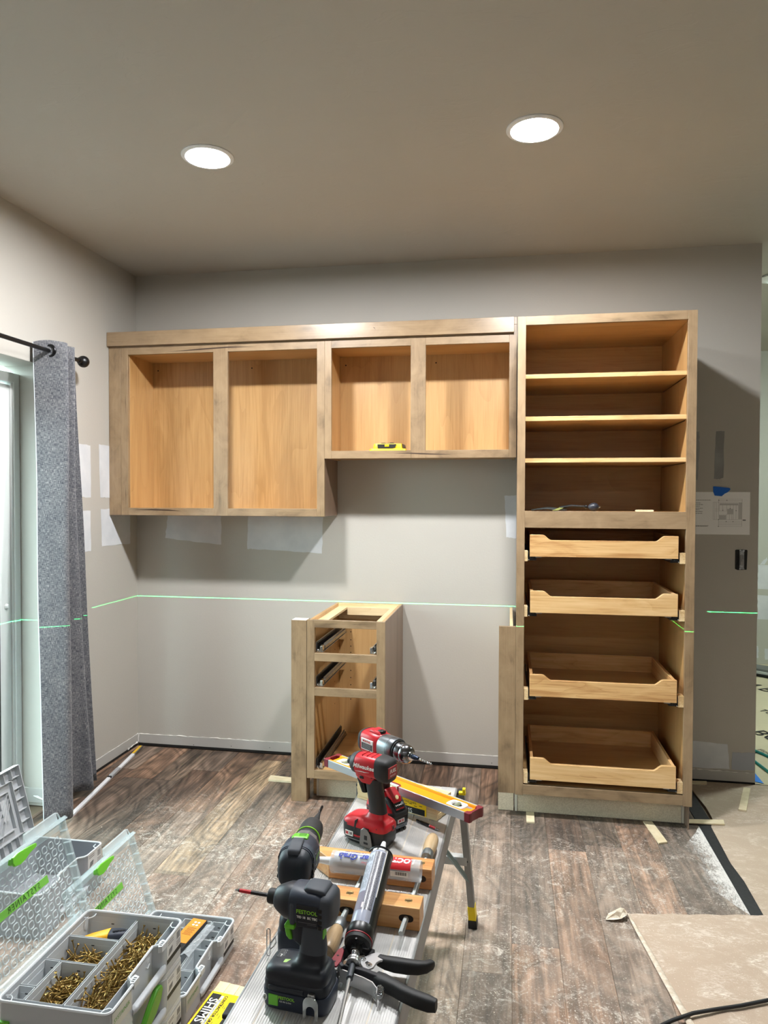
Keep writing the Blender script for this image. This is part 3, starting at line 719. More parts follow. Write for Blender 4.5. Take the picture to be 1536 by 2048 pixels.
def curtain():
    top = [(.020, -.952), (.095, -.938), (.166, -.918), (.115, -.894), (.03, -.872), (.095, -.856), (.150, -.838), (.10, -.822), (.03, -.806), (.08, -.790), (.112, -.778)]
    bot = [(.144, -1.077), (.182, -1.03), (.213, -.98), (.175, -.92), (.09, -.862), (.075, -.80), (.105, -.750), (.155, -.722), (.130, -.675), (.085, -.640), (.112, -.612)]
    def cr(P, t):
        k = t*(len(P)-1); i = min(int(k), len(P)-2); f = k-i
        g = lambda j: Vector(P[max(0, min(len(P)-1, j))])
        a, b, c, d = g(i-1), g(i), g(i+1), g(i+2)
        return .5*((2*b)+(c-a)*f+(2*a-5*b+4*c-d)*f*f+(3*b-a-3*c+d)*f**3)
    nu, nv = 96, 44
    vs = []; uvs = []
    for r in range(nv+1):
        h = r/nv; z = 2.158+(.012-2.158)*h; w = h**1.15
        arc = 0; prev = None
        for c in range(nu+1):
            t = c/nu; p = cr(top, t)*(1-w)+cr(bot, t)*w
            p = p+Vector((1, 0))*.006*math.sin(7*h+5*t)*math.sin(math.pi*min(1, h*1.5))
            zz = z+(.008*math.sin(t*19) if r == 0 else 0)+((.004+.020*min(1, max(0, (t-.22)*8)))*h**6 if r > nv-8 else 0)
            if prev is not None: arc += (p-prev).length
            prev = p; vs.append((p.x, p.y, zz)); uvs.append((arc, z))
    n = nu+1
    C = emp('curtain', (.11, -.85, 0), 'grey woven curtain panel hanging from a black rod beside the glass door', 'curtain', world=True)
    mb = MB(); mb.add(vs, [(a*n+b, a*n+b+1, (a+1)*n+b+1, (a+1)*n+b) for a in range(nv) for b in range(nu)])
    ob = mb.build('cloth', fabric(), C, smooth=80)
    ul = ob.data.uv_layers.new(name='UVMap')
    for lp in ob.data.loops: ul.data[lp.index].uv = uvs[lp.vertex_index]
    md = ob.modifiers.new('thick', 'SOLIDIFY'); md.thickness = .0022; md.offset = 0
    g = plain('grommet_metal', (34, 34, 36), .3, .8)
    for y in (-.9365, -.889, -.8565, -.819):
        MB().lathe((.092, y, 2.118), (0, 1, 0), [(.020, -.004), (.0215, -.006), (.029, -.005), (.0315, -.002), (.0315, .002), (.029, .005), (.0215, .006), (.020, .004)], 28, False).build('grommet', g, C)
    # pale tube on the door-side edge: rim of daylight put into colour
    edge = [vs[r*n] for r in range(nv+1)]
    MB().tube(edge, .0022, 5).build('daylight_rim', plain('rim_light_white', (200, 206, 210), .9), C)
curtain()
rod = emp('curtain_rod', (.09, -.7, 2.118), 'black curtain rod with round ball end above the glass door', 'curtain rod', world=True)
MB().cyl((.09, -3.3, 2.118), (.09, -.70, 2.118), .0095, n=16).build('pole', M_BLACK, rod)
f = MB().ball((.09, -.672, 2.118), .0285, 12).build('finial', M_BLACK, rod)
MB().cyl((.09, -.712, 2.118), (.09, -.695, 2.118), .013, n=14).build('finial_collar', M_BLACK, rod)
MB().box(.001, .006, -.775, -.745, 2.075, 2.16).cyl((.004, -.76, 2.118), (.082, -.76, 2.118), .006, n=8).build('bracket', M_BLACK, rod)

# ================================================================== THINGS ON THE WALL
def plan_sheet():
    p = bx('plan_sheet', M_PAPER, None, 3.064, 3.343, -.0016, -.0009, 1.275, 1.4915, 0)
    tag(p, 'white printed cabinet elevation drawing taped to the back wall', 'drawing')
    mb = MB(); y0, y1 = -.0019, -.0015
    def H(x0, x1, z, t=.0006): mb.box(x0, x1, y0, y1, z-t/2, z+t/2)
    def V(x, z0, z1, t=.0006): mb.box(x-t/2, x+t/2, y0, y1, z0, z1)
    gx = lambda u: 3.0556+(u-0)/8.533/455*.998; 
    def X(u): return 3.085+(u-105)*(.258/920)
    def Z(v): return 1.493-(v-374)*(.2175/728)
    for u0, u1, v in ((495, 895, 500), (495, 895, 528), (490, 890, 558), (505, 830, 603), (500, 630, 703), (635, 745, 668), (500, 625, 770), (628, 745, 760), (490, 890, 850), (490, 890, 882), (490, 890, 908), (490, 890, 935), (490, 890, 965), (430, 495, 670), (430, 495, 703), (400, 495, 553), (400, 495, 850)): H(X(u0), X(u1), Z(v))
    for u, v0, v1 in ((495, 500, 965), (890, 500, 965), (632, 600, 705), (745, 600, 850), (565, 603, 703), (690, 603, 668), (790, 603, 840), (828, 600, 840), (505, 603, 703), (628, 760, 850), (680, 760, 850), (720, 760, 850), (403, 553, 850), (430, 553, 850), (460, 560, 850), (507, 770, 850)): V(X(u), Z(v1), Z(v0))
    for u, v in ((495, 522), (632, 522), (565, 690), (690, 660), (790, 695), (493, 850), (625, 882), (740, 882), (493, 965)): mb.box(X(u)-.002, X(u)+.002, y0, y1, Z(v)-.002, Z(v)+.002)
    for i, (v, w) in enumerate(((518, 255), (567, 80), (595, 125), (622, 70), (657, 115), (685, 60), (715, 110), (745, 115), (955, 215), (966, 200))):
        x = X(105)-.018
        while x < X(105+w):
            d = rng.uniform(.004, .010); mb.box(x, min(x+d, X(105+w)), y0, y1, Z(v)-.0012, Z(v)+.0012); x += d+.002
    mb.box(X(903), X(955), y0, y1, Z(866), Z(846))
    mb.build('drawing_lines', M_INKGY, p, smooth=0)
    mb = MB().box(X(508), X(828), -.0018, -.0014, Z(600), Z(572)).box(X(835), X(888), -.0018, -.0014, Z(840), Z(560)).box(X(640), X(742), -.0018, -.0014, Z(755), Z(672)).box(X(505), X(620), -.0018, -.0014, Z(848), Z(775))
    mb.build('grey_shading', plain('toner_grey', (204, 204, 204), .8), p, smooth=0)
    t = MB().prism([(3.166, 1.519), (3.170, 1.5205), (3.244, 1.512), (3.2485, 1.508), (3.247, 1.501), (3.236, 1.490), (3.222, 1.483), (3.208, 1.470), (3.174, 1.473), (3.167, 1.492)], -.0028, -.0019, 'xz').build('tape_piece', M_TAPEB, None, smooth=0)
    tag(t, 'torn blue tape piece holding the drawing to the wall', 'tape')
plan_sheet()
def outlet():
    o = emp('light_switch', (3.305, 0, 1.147), 'bare metal switch in an open wall box without cover plate', 'switch', world=True)
    MB().prism([(3.276, 1.196), (3.281, 1.199), (3.331, 1.199), (3.334, 1.195), (3.331, 1.098), (3.288, 1.095), (3.276, 1.101)], -.0016, .0008, 'xz').build('wall_box', plain('box_dark', (16, 15, 15), .6), o, smooth=0)
    bx('yoke', M_STEEL, o, 3.296, 3.318, -.0042, -.002, 1.100, 1.196, .0008)
    bx('switch_body', plain('switch_grey', (150, 150, 150), .5), o, 3.2985, 3.3155, -.010, -.0042, 1.122, 1.172, .0015)
    bx('toggle', plain('switch_grey', (150, 150, 150), .5), o, 3.303, 3.311, -.017, -.010, 1.140, 1.152, .001)
    for z in (1.101, 1.194):
        for x in (3.299, 3.315): MB().lathe((x, -.0042, z), (0, -1, 0), [(.0048, -.001), (.0048, .001), (.002, .0012), (.002, .0002)], 10, False).build('yoke_ear', M_CHROME, o)
    for z in (1.112, 1.182): MB().lathe((3.307, -.0042, z), (0, -1, 0), [(.003, 0), (.0028, .0014), (0, .0016)], 8).build('mounting_screw', M_CHROME, o)
    MB().tube([(3.285, -.002, 1.17), (3.291, -.004, 1.15), (3.284, -.003, 1.13), (3.292, -.004, 1.112)], .0014, 6).build('wire', M_BLACK, o)
outlet()
# ================================================================== TOOL CASES ON THE LEFT
def offset_poly(P, d):
    n = len(P); out = []
    for i in range(n):
        a, b, c = Vector(P[i-1]), Vector(P[i]), Vector(P[(i+1) % n])
        u = (b-a).normalized(); v = (c-b).normalized()
        nu = Vector((-u.y, u.x)); nv = Vector((-v.y, v.x)); m = (nu+nv).normalized(); k = d/max(.35, m.dot(nu))
        out.append((b.x+m.x*k, b.y+m.y*k))
    return out
def case_outline(x0, x1, y0, y1, recess=True, r=.016):
    """counter-clockwise plan; the handle side (x1) has a shallow recess in its middle"""
    ym = (y0+y1)/2; P = []
    def corner(cx, cy, a0):
        for k in range(5):
            t = rad(a0+22.5*k); P.append((cx+r*math.cos(t), cy+r*math.sin(t)))
    corner(x0+r, y0+r, 180); corner(x1-r, y0+r, 270)
    if recess: P.extend([(x1, ym-.082), (x1-.006, ym-.072), (x1-.022, ym-.060), (x1-.024, ym+.060), (x1-.006, ym+.074), (x1, ym+.086)])
    corner(x1-r, y1-r, 0); corner(x0+r, y1-r, 90)
    return P
def shell(P, z0, z1, t, zf):
    I = offset_poly(P, t); mb = MB()
    return mb.rings([[(x, y, z0) for x, y in P], [(x, y, z1) for x, y in P], [(x, y, z1) for x, y in I], [(x, y, zf) for x, y in I]])
M_LABEL = plain('label_white', (214, 214, 214), .5)
M_SLOT = plain('slot_dark', (60, 62, 66), .6)
def side_label(parent, x, ya, yb, za, zb, side=1):
    """printed product label with picture, text lines, bar code and black foot strip, on the face x = const"""
    bx('label', M_LABEL, parent, x-.0002, x+.0004, ya, yb, za, zb, 0)
    bx('label_strip', M_INK, parent, x-.0002, x+.0005, ya, yb, za-.012, za, 0)
    mb = MB(); w = yb-ya; h = zb-za
    for k in range(7): mb.box(x+.0003, x+.0007, yb-w*.30+k*w*.034, yb-w*.30+k*w*.034+w*(.012+.01*(k % 2)), zb-h*.52, zb-h*.14)
    for k in range(3): mb.box(x+.0003, x+.0007, yb-w*.32, yb-w*.06, za+h*(.12+.10*k), za+h*(.16+.10*k))
    for k in range(2): mb.box(x+.0003, x+.0007, ya+w*.08, ya+w*.46, zb-h*(.16+.12*k), zb-h*(.12+.12*k))
    mb.prism([(ya+w*.10, za+h*.14), (ya+w*.36, za+h*.22), (ya+w*.40, za+h*.50), (ya+w*.16, za+h*.46)], x+.0003, x+.0007, 'yz')
    mb.build('label_print', M_INKGY, parent, smooth=0)

def organizer(x0, x1, y0, y1, z0, z1, label):
    ym = (y0+y1)/2
    T = emp('organizer_case', ((x0+x1)/2, ym, z0), label, 'tool case', world=True)
    P = case_outline(x0, x1, y0, y1)
    shell(P, z0+.002, z1-.004, .0032, z0+.008).build('body', M_GREY, T)
    rim = [(x, y, z1-.004) for x, y in P]
    MB().tube(rim, .0034, 6, close=True).build('rim', plain('case_rim', (204, 208, 211), .35), T)
    for cx, cy, sx, sy in ((x0, y0, 1, 1), (x1, y0, -1, 1), (x1, y1, -1, -1), (x0, y1, 1, -1)):
        q = [(cx+sx*.004, cy+sy*.026), (cx+sx*.016, cy+sy*.028), (cx+sx*.024, cy+sy*.022), (cx+sx*.027, cy+sy*.014), (cx+sx*.026, cy+sy*.004)]
        MB().tube([(a, b, z1-.010) for a, b in q], .0016, 5).build('corner_loop', MATS['case_rim'], T)
    # latch seats: two white slotted wedges where the recess starts
    for s, yy in ((1, ym+.072), (-1, ym-.068)):
        k = MB().prism([(x1-.006, yy-.016), (x1+.003, yy-.012), (x1+.004, yy+.012), (x1-.010, yy+.017), (x1-.014, yy+.006)], z1-.016, z1+.0005, 'xy').build('latch_seat', MATS['case_rim'], T, .001)
        for j in range(3): MB().box(x1-.007, x1+.0005, yy-.009+.0065*j, yy-.006+.0065*j, z1+.0003, z1+.0009).build('slot', M_SLOT, k, smooth=0)
    # grip: rounded bar standing in front of the recess, on two cheeks
    zc = z0+.020
    g = MB().loft([(ym-.083, zc, x1-.004, .0080, .007, 3), (ym-.07, zc, x1-.001, .0080, .0085, 3), (ym+.07, zc, x1-.001, .0080, .0085, 3), (ym+.083, zc, x1-.004, .0080, .007, 3)], 'y', 16).build('handle', M_GREY, T)
    mb = MB()
    for k in range(3): mb.tube([(x1-.0235, ym+.028+.005*k, z1-.030), (x1-.0225, ym+.030+.005*k, z1-.024), (x1-.0235, ym+.032+.005*k, z1-.019)], .0011, 5)
    mb.tube([(x1-.0235, ym+.024, z1-.034), (x1-.0225, ym+.033, z1-.042), (x1-.0235, ym+.044, z1-.036)], .0011, 5)
    mb.build('embossed_mark', plain('emboss_white', (232, 234, 235), .4), T)
    side_label(T, x1, ym+.092, y1-.012, z0+.032, z1-.010)
    gl = bx('brand_panel', plain('panel_warm', (196, 194, 182), .5), T, x1-.0002, x1+.0003, y0+.012, ym-.088, z0+.034, z1-.012, 0)
    lettering('SYSTAINER', .014, M_GREEND, gl, frame((x1+.0006, (y0+.012+ym-.088)/2, z0+.056), (0, 1, 0), (0, 0, 1)))
    return T
def lid_matrix(xh, y0, zh, tilt=16):
    t = rad(tilt); M = Matrix(((0, 1, 0), (-math.sin(t), 0, math.cos(t)), (math.cos(t), 0, math.sin(t)))).transposed().to_4x4()
    M.translation = (xh, y0, zh); return M          # columns: along the hinge, up the lid, out of its inner face
M_CLEAR = clear('clear_lid', (214, 228, 230), .10, .08)
M_CLEARE = clear('clear_edge', (214, 232, 236), .30, .12)
M_CLEARB = clear('clear_emboss', (224, 234, 236), .40, .08)
def clear_lid(T, x0, y0, y1, zh, seed, tilt=16):
    L = y1-y0; Hh = .272; M = lid_matrix(x0-.004, y0, zh, tilt)
    mb = MB(); mb.M = M; mb.box(.012, L-.012, .014, Hh-.030, 0, .0022)
    lid = mb.build('lid', M_CLEAR, T, smooth=0)
    mb = MB(); mb.M = M
    mb.prism([(.004, .0), (.012, .012), (.012, Hh-.03), (.002, Hh-.002), (0, .004)], 0, .020, 'xy').prism([(L-.004, .0), (L-.012, .012), (L-.012, Hh-.03), (L-.002, Hh-.002), (L, .004)], 0, .020, 'xy')
    mb.box(.012, L-.012, 0, .0135, 0, .010)
    mb.build('lid_border', M_CLEARE, T, .001)
    mb = MB(); mb.M = M
    ring = [(.004, Hh-.030, .001), (.004, Hh-.002, .004), (.004, Hh+.003, .022), (.004, Hh-.004, .030)]
    mb.rings([[(a, b, c) for _, b, c in ring]+[(a, b-.002, c-.0018) for _, b, c in ring[::-1]] for a in (.004, L*.25, L*.5, L*.75, L-.004)])
    mb.build('lid_flange', M_CLEARE, T, smooth=0)
    for k in range(7):
        for a, b in ((L-.0115, L-.003), (.003, .0115)):
            mb = MB(); mb.M = M; mb.box(a, b, .03+.034*k, .0325+.034*k, .0005, .0205).build('lid_rib', M_CLEARB, T, smooth=0)
    mb = MB(); mb.M = M
    mb.tube([(L*.55, Hh+.002, .012), (L*.57, Hh+.020, .010), (L*.93, Hh+.020, .010), (L*.955, Hh+.016, .010), (L*.965, Hh, .012)], .0024, 5)
    mb.box(L*.57, L*.94, Hh-.002, Hh+.019, .0095, .0115)
    mb.build('lid_tab', M_CLEARB, T, smooth=0)
    mb = MB(); mb.M = M
    cols, rows = 12, 9; pa = (L-.04)/cols; pb = (Hh-.062)/rows
    for r in range(rows):
        for c in range(cols):
            a = .02+pa*(c+.5+(.22 if r % 2 else -.02)); b = .022+pb*(r+.5)
            if a > L-.02: continue
            if r == 5 and .20*L < a < .72*L: continue
            q = [(a+pa*.34*u, b+pb*.36*v, .0028) for u, v in ((-.55, -1), (.55, -1), (1, -.55), (1, .55), (.55, 1), (-.55, 1), (-1, .55), (-1, -.55))]
            mb.tube(q, .0017, 4, close=True)
    mb.build('lid_embossing', M_CLEARB, T)
    mb = MB(); mb.M = M; b = .022+pb*5.5; mb.box(.20*L, .72*L, b-pb*.42, b+pb*.42, .0022, .0032)
    st = mb.build('green_strip', plain('green_print', (122, 196, 78), .45), T, smooth=0)
    lettering('SYSTAINER', .021, plain('print_dark_green', (40, 74, 34), .5), st, M @ Matrix.Translation((.46*L, b, .0036)) @ Matrix.Diagonal((-1, 1, 1, 1)), spacing=1.25)
    # T-shaped turning latch at the middle of the flange
    mb = MB(); mb.M = M @ Matrix.Translation((L*.46, Hh-.012, .018))
    P = [(-.045, -.004), (-.040, -.014), (-.022, -.018), (.0, -.015), (.020, -.008), (.046, -.004), (.048, .004), (.02, .008), (-.02, .011), (-.040, .008)]
    mb.prism(P, .012, .019, 'xy').prism([(-.042, -.006), (-.036, -.012), (-.016, -.014), (-.012, .004), (-.036, .004)], .0, .013, 'xy').prism([(.040, -.003), (.047, -.003), (.047, .003), (.040, .003)], .004, .013, 'xy')
    mb.build('latch', M_GREEN, T, .0012)

def bin_(x0, x1, y0, y1, z0, z1, label, t=.0016):
    g = .0006; tp = .004
    O = [(x0+g, y0+g), (x1-g, y0+g), (x1-g, y1-g), (x0+g, y1-g)]
    B = [(x0+tp, y0+tp), (x1-tp, y0+tp), (x1-tp, y1-tp), (x0+tp, y1-tp)]
    I = offset_poly(O, t); J = offset_poly(B, t)
    T = emp('insert_bin', ((x0+x1)/2, (y0+y1)/2, z0), label, 'bin', 'loose bins in the organizer cases', world=True)
    mb = MB().rings([[(x, y, z0) for x, y in B], [(x, y, z1) for x, y in O], [(x, y, z1) for x, y in I], [(x, y, z0+.002) for x, y in J]])
    mb.build('bin_body', plain('bin_grey', (194, 198, 201), .4), T, .0008)
    mb = MB(); zz = z1-.016
    K = offset_poly(O, t+.0005)
    mb.tube([(x, y, zz) for x, y in K], .0009, 4, close=True)
    mb.build('bin_ledge', MATS['case_rim'], T)
    MB().box((x0+x1)/2-.004, (x0+x1)/2+.004, y1-.0042, y1-.0026, z1-.019, z1-.0165).build('bin_slot', M_SLOT, T, smooth=0)
    return T
OX0, OX1 = .990, 1.270
A0, A1 = -2.450, -2.083           # upper organizer, on two closed cases
B0, B1 = -2.075, -1.702           # lower organizer on the floor
org1 = organizer(OX0, OX1, A0, A1, .2215, .3110, 'open grey organizer case full of golden screws on top of its stack')
clear_lid(org1, OX0-.010, A0, A1, .300, 1)
org2 = organizer(OX0, OX1, B0, B1, .001, .0905, 'open grey organizer case standing on the floor, orange package on its bins')
clear_lid(org2, OX0-.010, B0, B1, .080, 2, 17)
def closed_case(z0, z1, label):
    T = emp('storage_case', ((OX0+OX1)/2, (A0+A1)/2, z0), label, 'tool case', world=True)
    P = case_outline(OX0, OX1, A0, A1); ym = (A0+A1)/2
    MB().prism(P, z0, z1-.012, 'xy').build('body', M_GREY, T, .001)
    MB().prism(offset_poly(P, .001), z1-.0118, z1-.0005, 'xy').build('lid', plain('case_rim', (204, 208, 211), .35), T, .001)
    MB().loft([(ym-.083, z0+.018, OX1-.004, .0080, .007, 3), (ym-.07, z0+.018, OX1-.001, .0080, .0085, 3), (ym+.07, z0+.018, OX1-.001, .0080, .0085, 3), (ym+.083, z0+.018, OX1-.004, .0080, .007, 3)], 'y', 16).build('handle', M_GREY, T)
    side_label(T, OX1, ym+.092, A1-.012, z0+.048, z1-.020)
    bx('corner_rib', MATS['case_rim'], T, OX1-.002, OX1+.001, ym+.088, ym+.091, z0+.01, z1-.013, .0005)
    mb = MB(); P = [(ym+.052, z1-.002), (ym+.058, z1-.014), (ym+.048, z1-.036), (ym+.022, z1-.056), (ym-.010, z1-.066), (ym-.034, z1-.060), (ym-.038, z1-.044), (ym-.010, z1-.022), (ym+.028, z1+.002)]
    mb.prism(P, OX1-.006, OX1+.008, 'yz')
    mb.build('latch', M_GREEND, T, .004)
closed_case(.111, .2210, 'closed grey case with green latch directly under the open screw organizer')
closed_case(.001, .1105, 'closed grey case at the bottom of the stack, on the floor')
nearl = MB().prism([(.995, .262), (1.0225, .262), (1.0225, .245), (1.018, .245), (1.018, .257), (.995, .257)], A0-.006, A0+.001, 'xz').build('near_latch', M_GREEN, org1, .0008)
MB().lathe((1.047, A0+.001, .246), (0, -1, 0), [(.013, 0), (.012, .007), (.008, .010), (0, .011)], 16).build('near_knob', M_NAVY, org1)

zt, zb_ = .2955, .232
bins1 = {'long': (1.140, 1.240, -2.424, -2.084), 'top': (.994, 1.138, -2.179, -2.084), 'mid': (.994, 1.138, -2.279, -2.181), 'low': (1.040, 1.138, -2.424, -2.281), 'thin': (.994, 1.038, -2.376, -2.281), 'tiny': (.994, 1.038, -2.424, -2.378)}
bl1 = {'long': 'long grey bin heaped with golden screws along the handle side', 'top': 'wide grey bin holding the yellow and black tool', 'mid': 'wide grey bin of golden screws behind the one with the tool', 'low': 'grey bin heaped with screws at the near end, beside the long bin', 'thin': 'narrow nearly empty grey bin beside the clear lid', 'tiny': 'small empty square grey bin at the near left corner'}
bl1['mid'] = 'middle wide grey bin half full of golden screws'
for k, b in bins1.items(): bin_(*b, zb_, zt, bl1[k])
for i, (b, l) in enumerate((((1.199, 1.243, -1.762, -1.713), 'square grey bin at the far handle-side corner of the floor organizer'), ((1.199, 1.243, -1.808, -1.763), 'square grey bin with clear plastic scraps in the floor organizer'), ((1.199, 1.243, -1.857, -1.809), 'third square grey bin from the far end of the floor organizer'),
        ((1.199, 1.243, -1.955, -1.858), 'long empty grey bin in the middle of the floor organizer'), ((1.199, 1.243, -2.05, -1.957), 'long empty grey bin at the near end of the floor organizer'), ((1.101, 1.197, -1.762, -1.713), 'grey bin under the far end of the orange package'),
        ((1.101, 1.197, -1.857, -1.763), 'wide grey bin under the clear blister of the orange package'), ((1.150, 1.197, -1.955, -1.858), 'empty grey bin beside the stack in the floor organizer'), ((1.101, 1.197, -2.05, -1.957), 'grey bin half hidden behind the screw organizer stack'))):
    bin_(*b, .012, .079, l)
MB().tube([(1.205+.005*math.cos(k*.7)*(k % 3)+.012, -1.79+.006*math.sin(k*.9), .060+.006*math.sin(k*1.7)) for k in range(14)], [.0008+.0016*(k % 2) for k in range(14)], 5).build('plastic_scrap', M_CLEARB, None)
tag(bpy.data.objects['plastic_scrap'], 'crumpled clear plastic scrap in a square bin of the floor organizer', 'plastic scrap')

# --- golden screws: one mesh, each screw an object of its own
M_BRASS = plain('yellow_zinc', (158, 132, 78), .36, 1)
def screw_mesh(L):
    prof = [(.0, 0), (.0012, .0012), (.0012, .0010), (.0025, .0001), (.0036, .0), (.0038, .0006), (.0023, .0028), (.0014, .0040)]
    h = .0042+L*.28
    prof.append((.0014, h)); k = 0
    while h < L-.006:
        prof += [(.0020, h+.0009), (.0011, h+.0020)]; h += .0023
    prof += [(.0012, L-.004), (.0002, L)]
    mb = MB().lathe((0, 0, 0), (1, 0, 0), prof, 7)
    o = mb.build('screw', M_BRASS, None, smooth=50); return o
first = [screw_mesh(.050), screw_mesh(.048)]; nscrew = [0, 0]
def screw(kind, p, az, el, label, group):
    o = first[kind] if nscrew[kind] == 0 else first[kind].copy()
    if nscrew[kind]: COL.objects.link(o)
    nscrew[kind] += 1
    o.location = p; o.rotation_euler = (rng.uniform(0, 6), -el, az)
    tag(o, label, 'screw', group)
def heap(b, z0, z1, label):
    x0, x1, y0, y1 = b; nx, ny = 12, int(12*(y1-y0)/(x1-x0)); mb = MB(); vs = []
    for j in range(ny+1):
        for i in range(nx+1):
            x = x0+(x1-x0)*i/nx; y = y0+(y1-y0)*j/ny
            e = min(i, nx-i, j, ny-j)
            vs.append((x, y, (z0+(z1-z0)*min(1, .5+e*.25)+.005*noise.noise(Vector((x*90, y*90, 2)))) if e else z0))
    n = nx+1; mb.add(vs, [(j*n+i, j*n+i+1, (j+1)*n+i+1, (j+1)*n+i) for j in range(ny) for i in range(nx)])
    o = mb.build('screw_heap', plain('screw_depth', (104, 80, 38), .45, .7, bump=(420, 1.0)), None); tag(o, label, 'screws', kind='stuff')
def fill(b, zf, n, kind, label, group, heaplabel, main_az, spread, slope=0.0):
    x0, x1, y0, y1 = [b[0]+.006, b[1]-.006, b[2]+.006, b[3]-.006]; L = .050 if kind == 0 else .048
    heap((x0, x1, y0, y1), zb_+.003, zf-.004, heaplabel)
    for k in range(n):
        for _ in range(60):
            az = main_az+rng.gauss(0, spread)+(math.pi if rng.random() < .5 else 0); el = rng.gauss(0, .22)
            if rng.random() < .10: el = rng.uniform(.7, 1.25)*rng.choice((1, -1))
            d = Vector((math.cos(az)*math.cos(el), math.sin(az)*math.cos(el), math.sin(el)))*L
            c = Vector((rng.uniform(x0, x1), rng.uniform(y0, y1), 0)); p = c-d*.5; q = c+d*.5
            if min(p.x, q.x) > x0 and max(p.x, q.x) < x1 and min(p.y, q.y) > y0 and max(p.y, q.y) < y1: break
        else: continue
        bulge = math.sin(math.pi*(c.x-x0)/(x1-x0))*math.sin(math.pi*min(1, max(0, (c.y-y0)/(y1-y0))))
        z = zf-.006+.012*bulge+slope*(c.y-(y0+y1)/2)+.010*k/n+abs(d.z)*.18
        screw(kind, (p.x, p.y, z-d.z*.5), az, el, label, group)
fill(bins1['long'], .266, 142, 0, 'golden wood screw in the heap filling the long bin', 'screws in the long bin', 'deeper golden screws in the long bin', 1.35, .75)
fill(bins1['low'], .262, 84, 1, 'golden wood screw in the heap of the near square bin', 'screws in the near square bin', 'deeper golden screws in the near square bin', 1.0, 1.2)
fill(bins1['mid'], .257, 62, 0, 'golden wood screw in the middle wide bin', 'screws in the middle wide bin', 'deeper golden screws in the middle wide bin', .1, .6)
for k in range(7): screw(1, (1.012+rng.uniform(0, .014), -2.155+rng.uniform(0, .03), .243+.004*k), rng.uniform(-.8, .9), rng.uniform(-.1, .5), 'golden screw lying beside the yellow tool in its bin', 'screws beside the yellow tool')
screw(0, (1.072, -2.150, .250), .35, 1.0, 'dark golden screw standing upright beside the yellow tool', None)
for k in range(3): screw(1, (1.015+.004*k, -2.37+.03*k, .240), 1.5+.2*k, .1, 'screw at the bottom of the narrow bin by the lid', 'screws in the narrow bin')

def yellow_tool():
    T = emp('plastic_tool', (1.070, -2.140, .258), 'yellow and black plastic hand tool lying in the wide screw bin', 'tool', rz=rad(12))
    MB().loft([(-.062, 0, .008, .009, .005, 3), (-.035, 0, .012, .015, .010, 3), (.012, 0, .016, .0195, .0165, 4), (.016, 0, .016, .020, .017, 4)], 'x', 20).build('body', plain('tool_yellow', (240, 172, 20), .4), T)
    MB().loft([(.0162, 0, .016, .0190, .0160, 4), (.040, 0, .018, .0175, .0150, 4), (.062, 0, .020, .013, .012, 3)], 'x', 20).build('cap', plain('tool_navy', (40, 44, 58), .5), T)
    mb = MB()
    for k in range(4): mb.lathe((.030+.008*k, -.005+.002*k, .0315-.0006*k), (0, 0, 1), [(.004, -.002), (.004, .004), (0, .004)], 10)
    mb.build('knurl', M_DARKST, T)
yellow_tool()
def package():
    T = emp('retail_package', (1.158, -1.815, .0800), 'orange and black cardboard package with clear blister lying on the bins', 'package', rz=rad(-6))
    card = MB().box(-.026, .022, -.045, .080, .0, .016).build('carton', plain('carton_orange', (226, 140, 44), .5), T, .001)
    bx('carton_end', plain('carton_black', (26, 26, 28), .5), T, -.026, .022, -.085, -.0452, .0, .015, .001)
    bx('carton_edge', plain('carton_black', (26, 26, 28), .5), T, .0222, .0245, -.085, .080, .0, .0155, .0004)
    mb = MB()
    for y in (.060, .046):
        for x in (-.006, .006): mb.lathe((x, y, .0162), (0, 0, 1), [(.0042, 0), (.0042, .0003), (0, .0003)], 12)
    mb.build('icons', M_INKW, T, smooth=0)
    mb = MB()
    for k in range(7): mb.box(-.016+.001*(k % 3), .014-.004*(k % 2), .030-.006*k, .032-.006*k, .0161, .0165)
    mb.build('print_lines', plain('carton_brown', (140, 84, 30), .6), T, smooth=0)
    mb = MB()
    for k in range(4): mb.box(-.018+.0075*k, -.013+.0075*k, -.080, -.052, .0151, .0155)
    mb.build('print_lines', M_INKW, T, smooth=0)
    vs = []
    for j in range(13):
        for i in range(5): vs.append((.025+.030*i/4, -.085+.160*j/12, .002+.014*math.sin(math.pi*min(1, (4.5-i)/5))*(.6+.4*noise.noise(Vector((i*1.7, j*1.3, 0))))+.004*((i*j) % 2)))
    MB().add(vs, [(j*5+i, j*5+i+1, j*5+i+6, j*5+i+5) for j in range(12) for i in range(4)]).build('blister', clear('blister_clear', (226, 232, 236), .40, .06), T, smooth=0)
    mb = MB()
    for k in range(9): mb.cyl((.034+.006*(k % 3), -.075+.016*k, .006), (.045-.004*(k % 2), -.066+.016*k, .007), .0028, n=7)
    mb.build('hardware_bits', M_STEEL, T)
package()

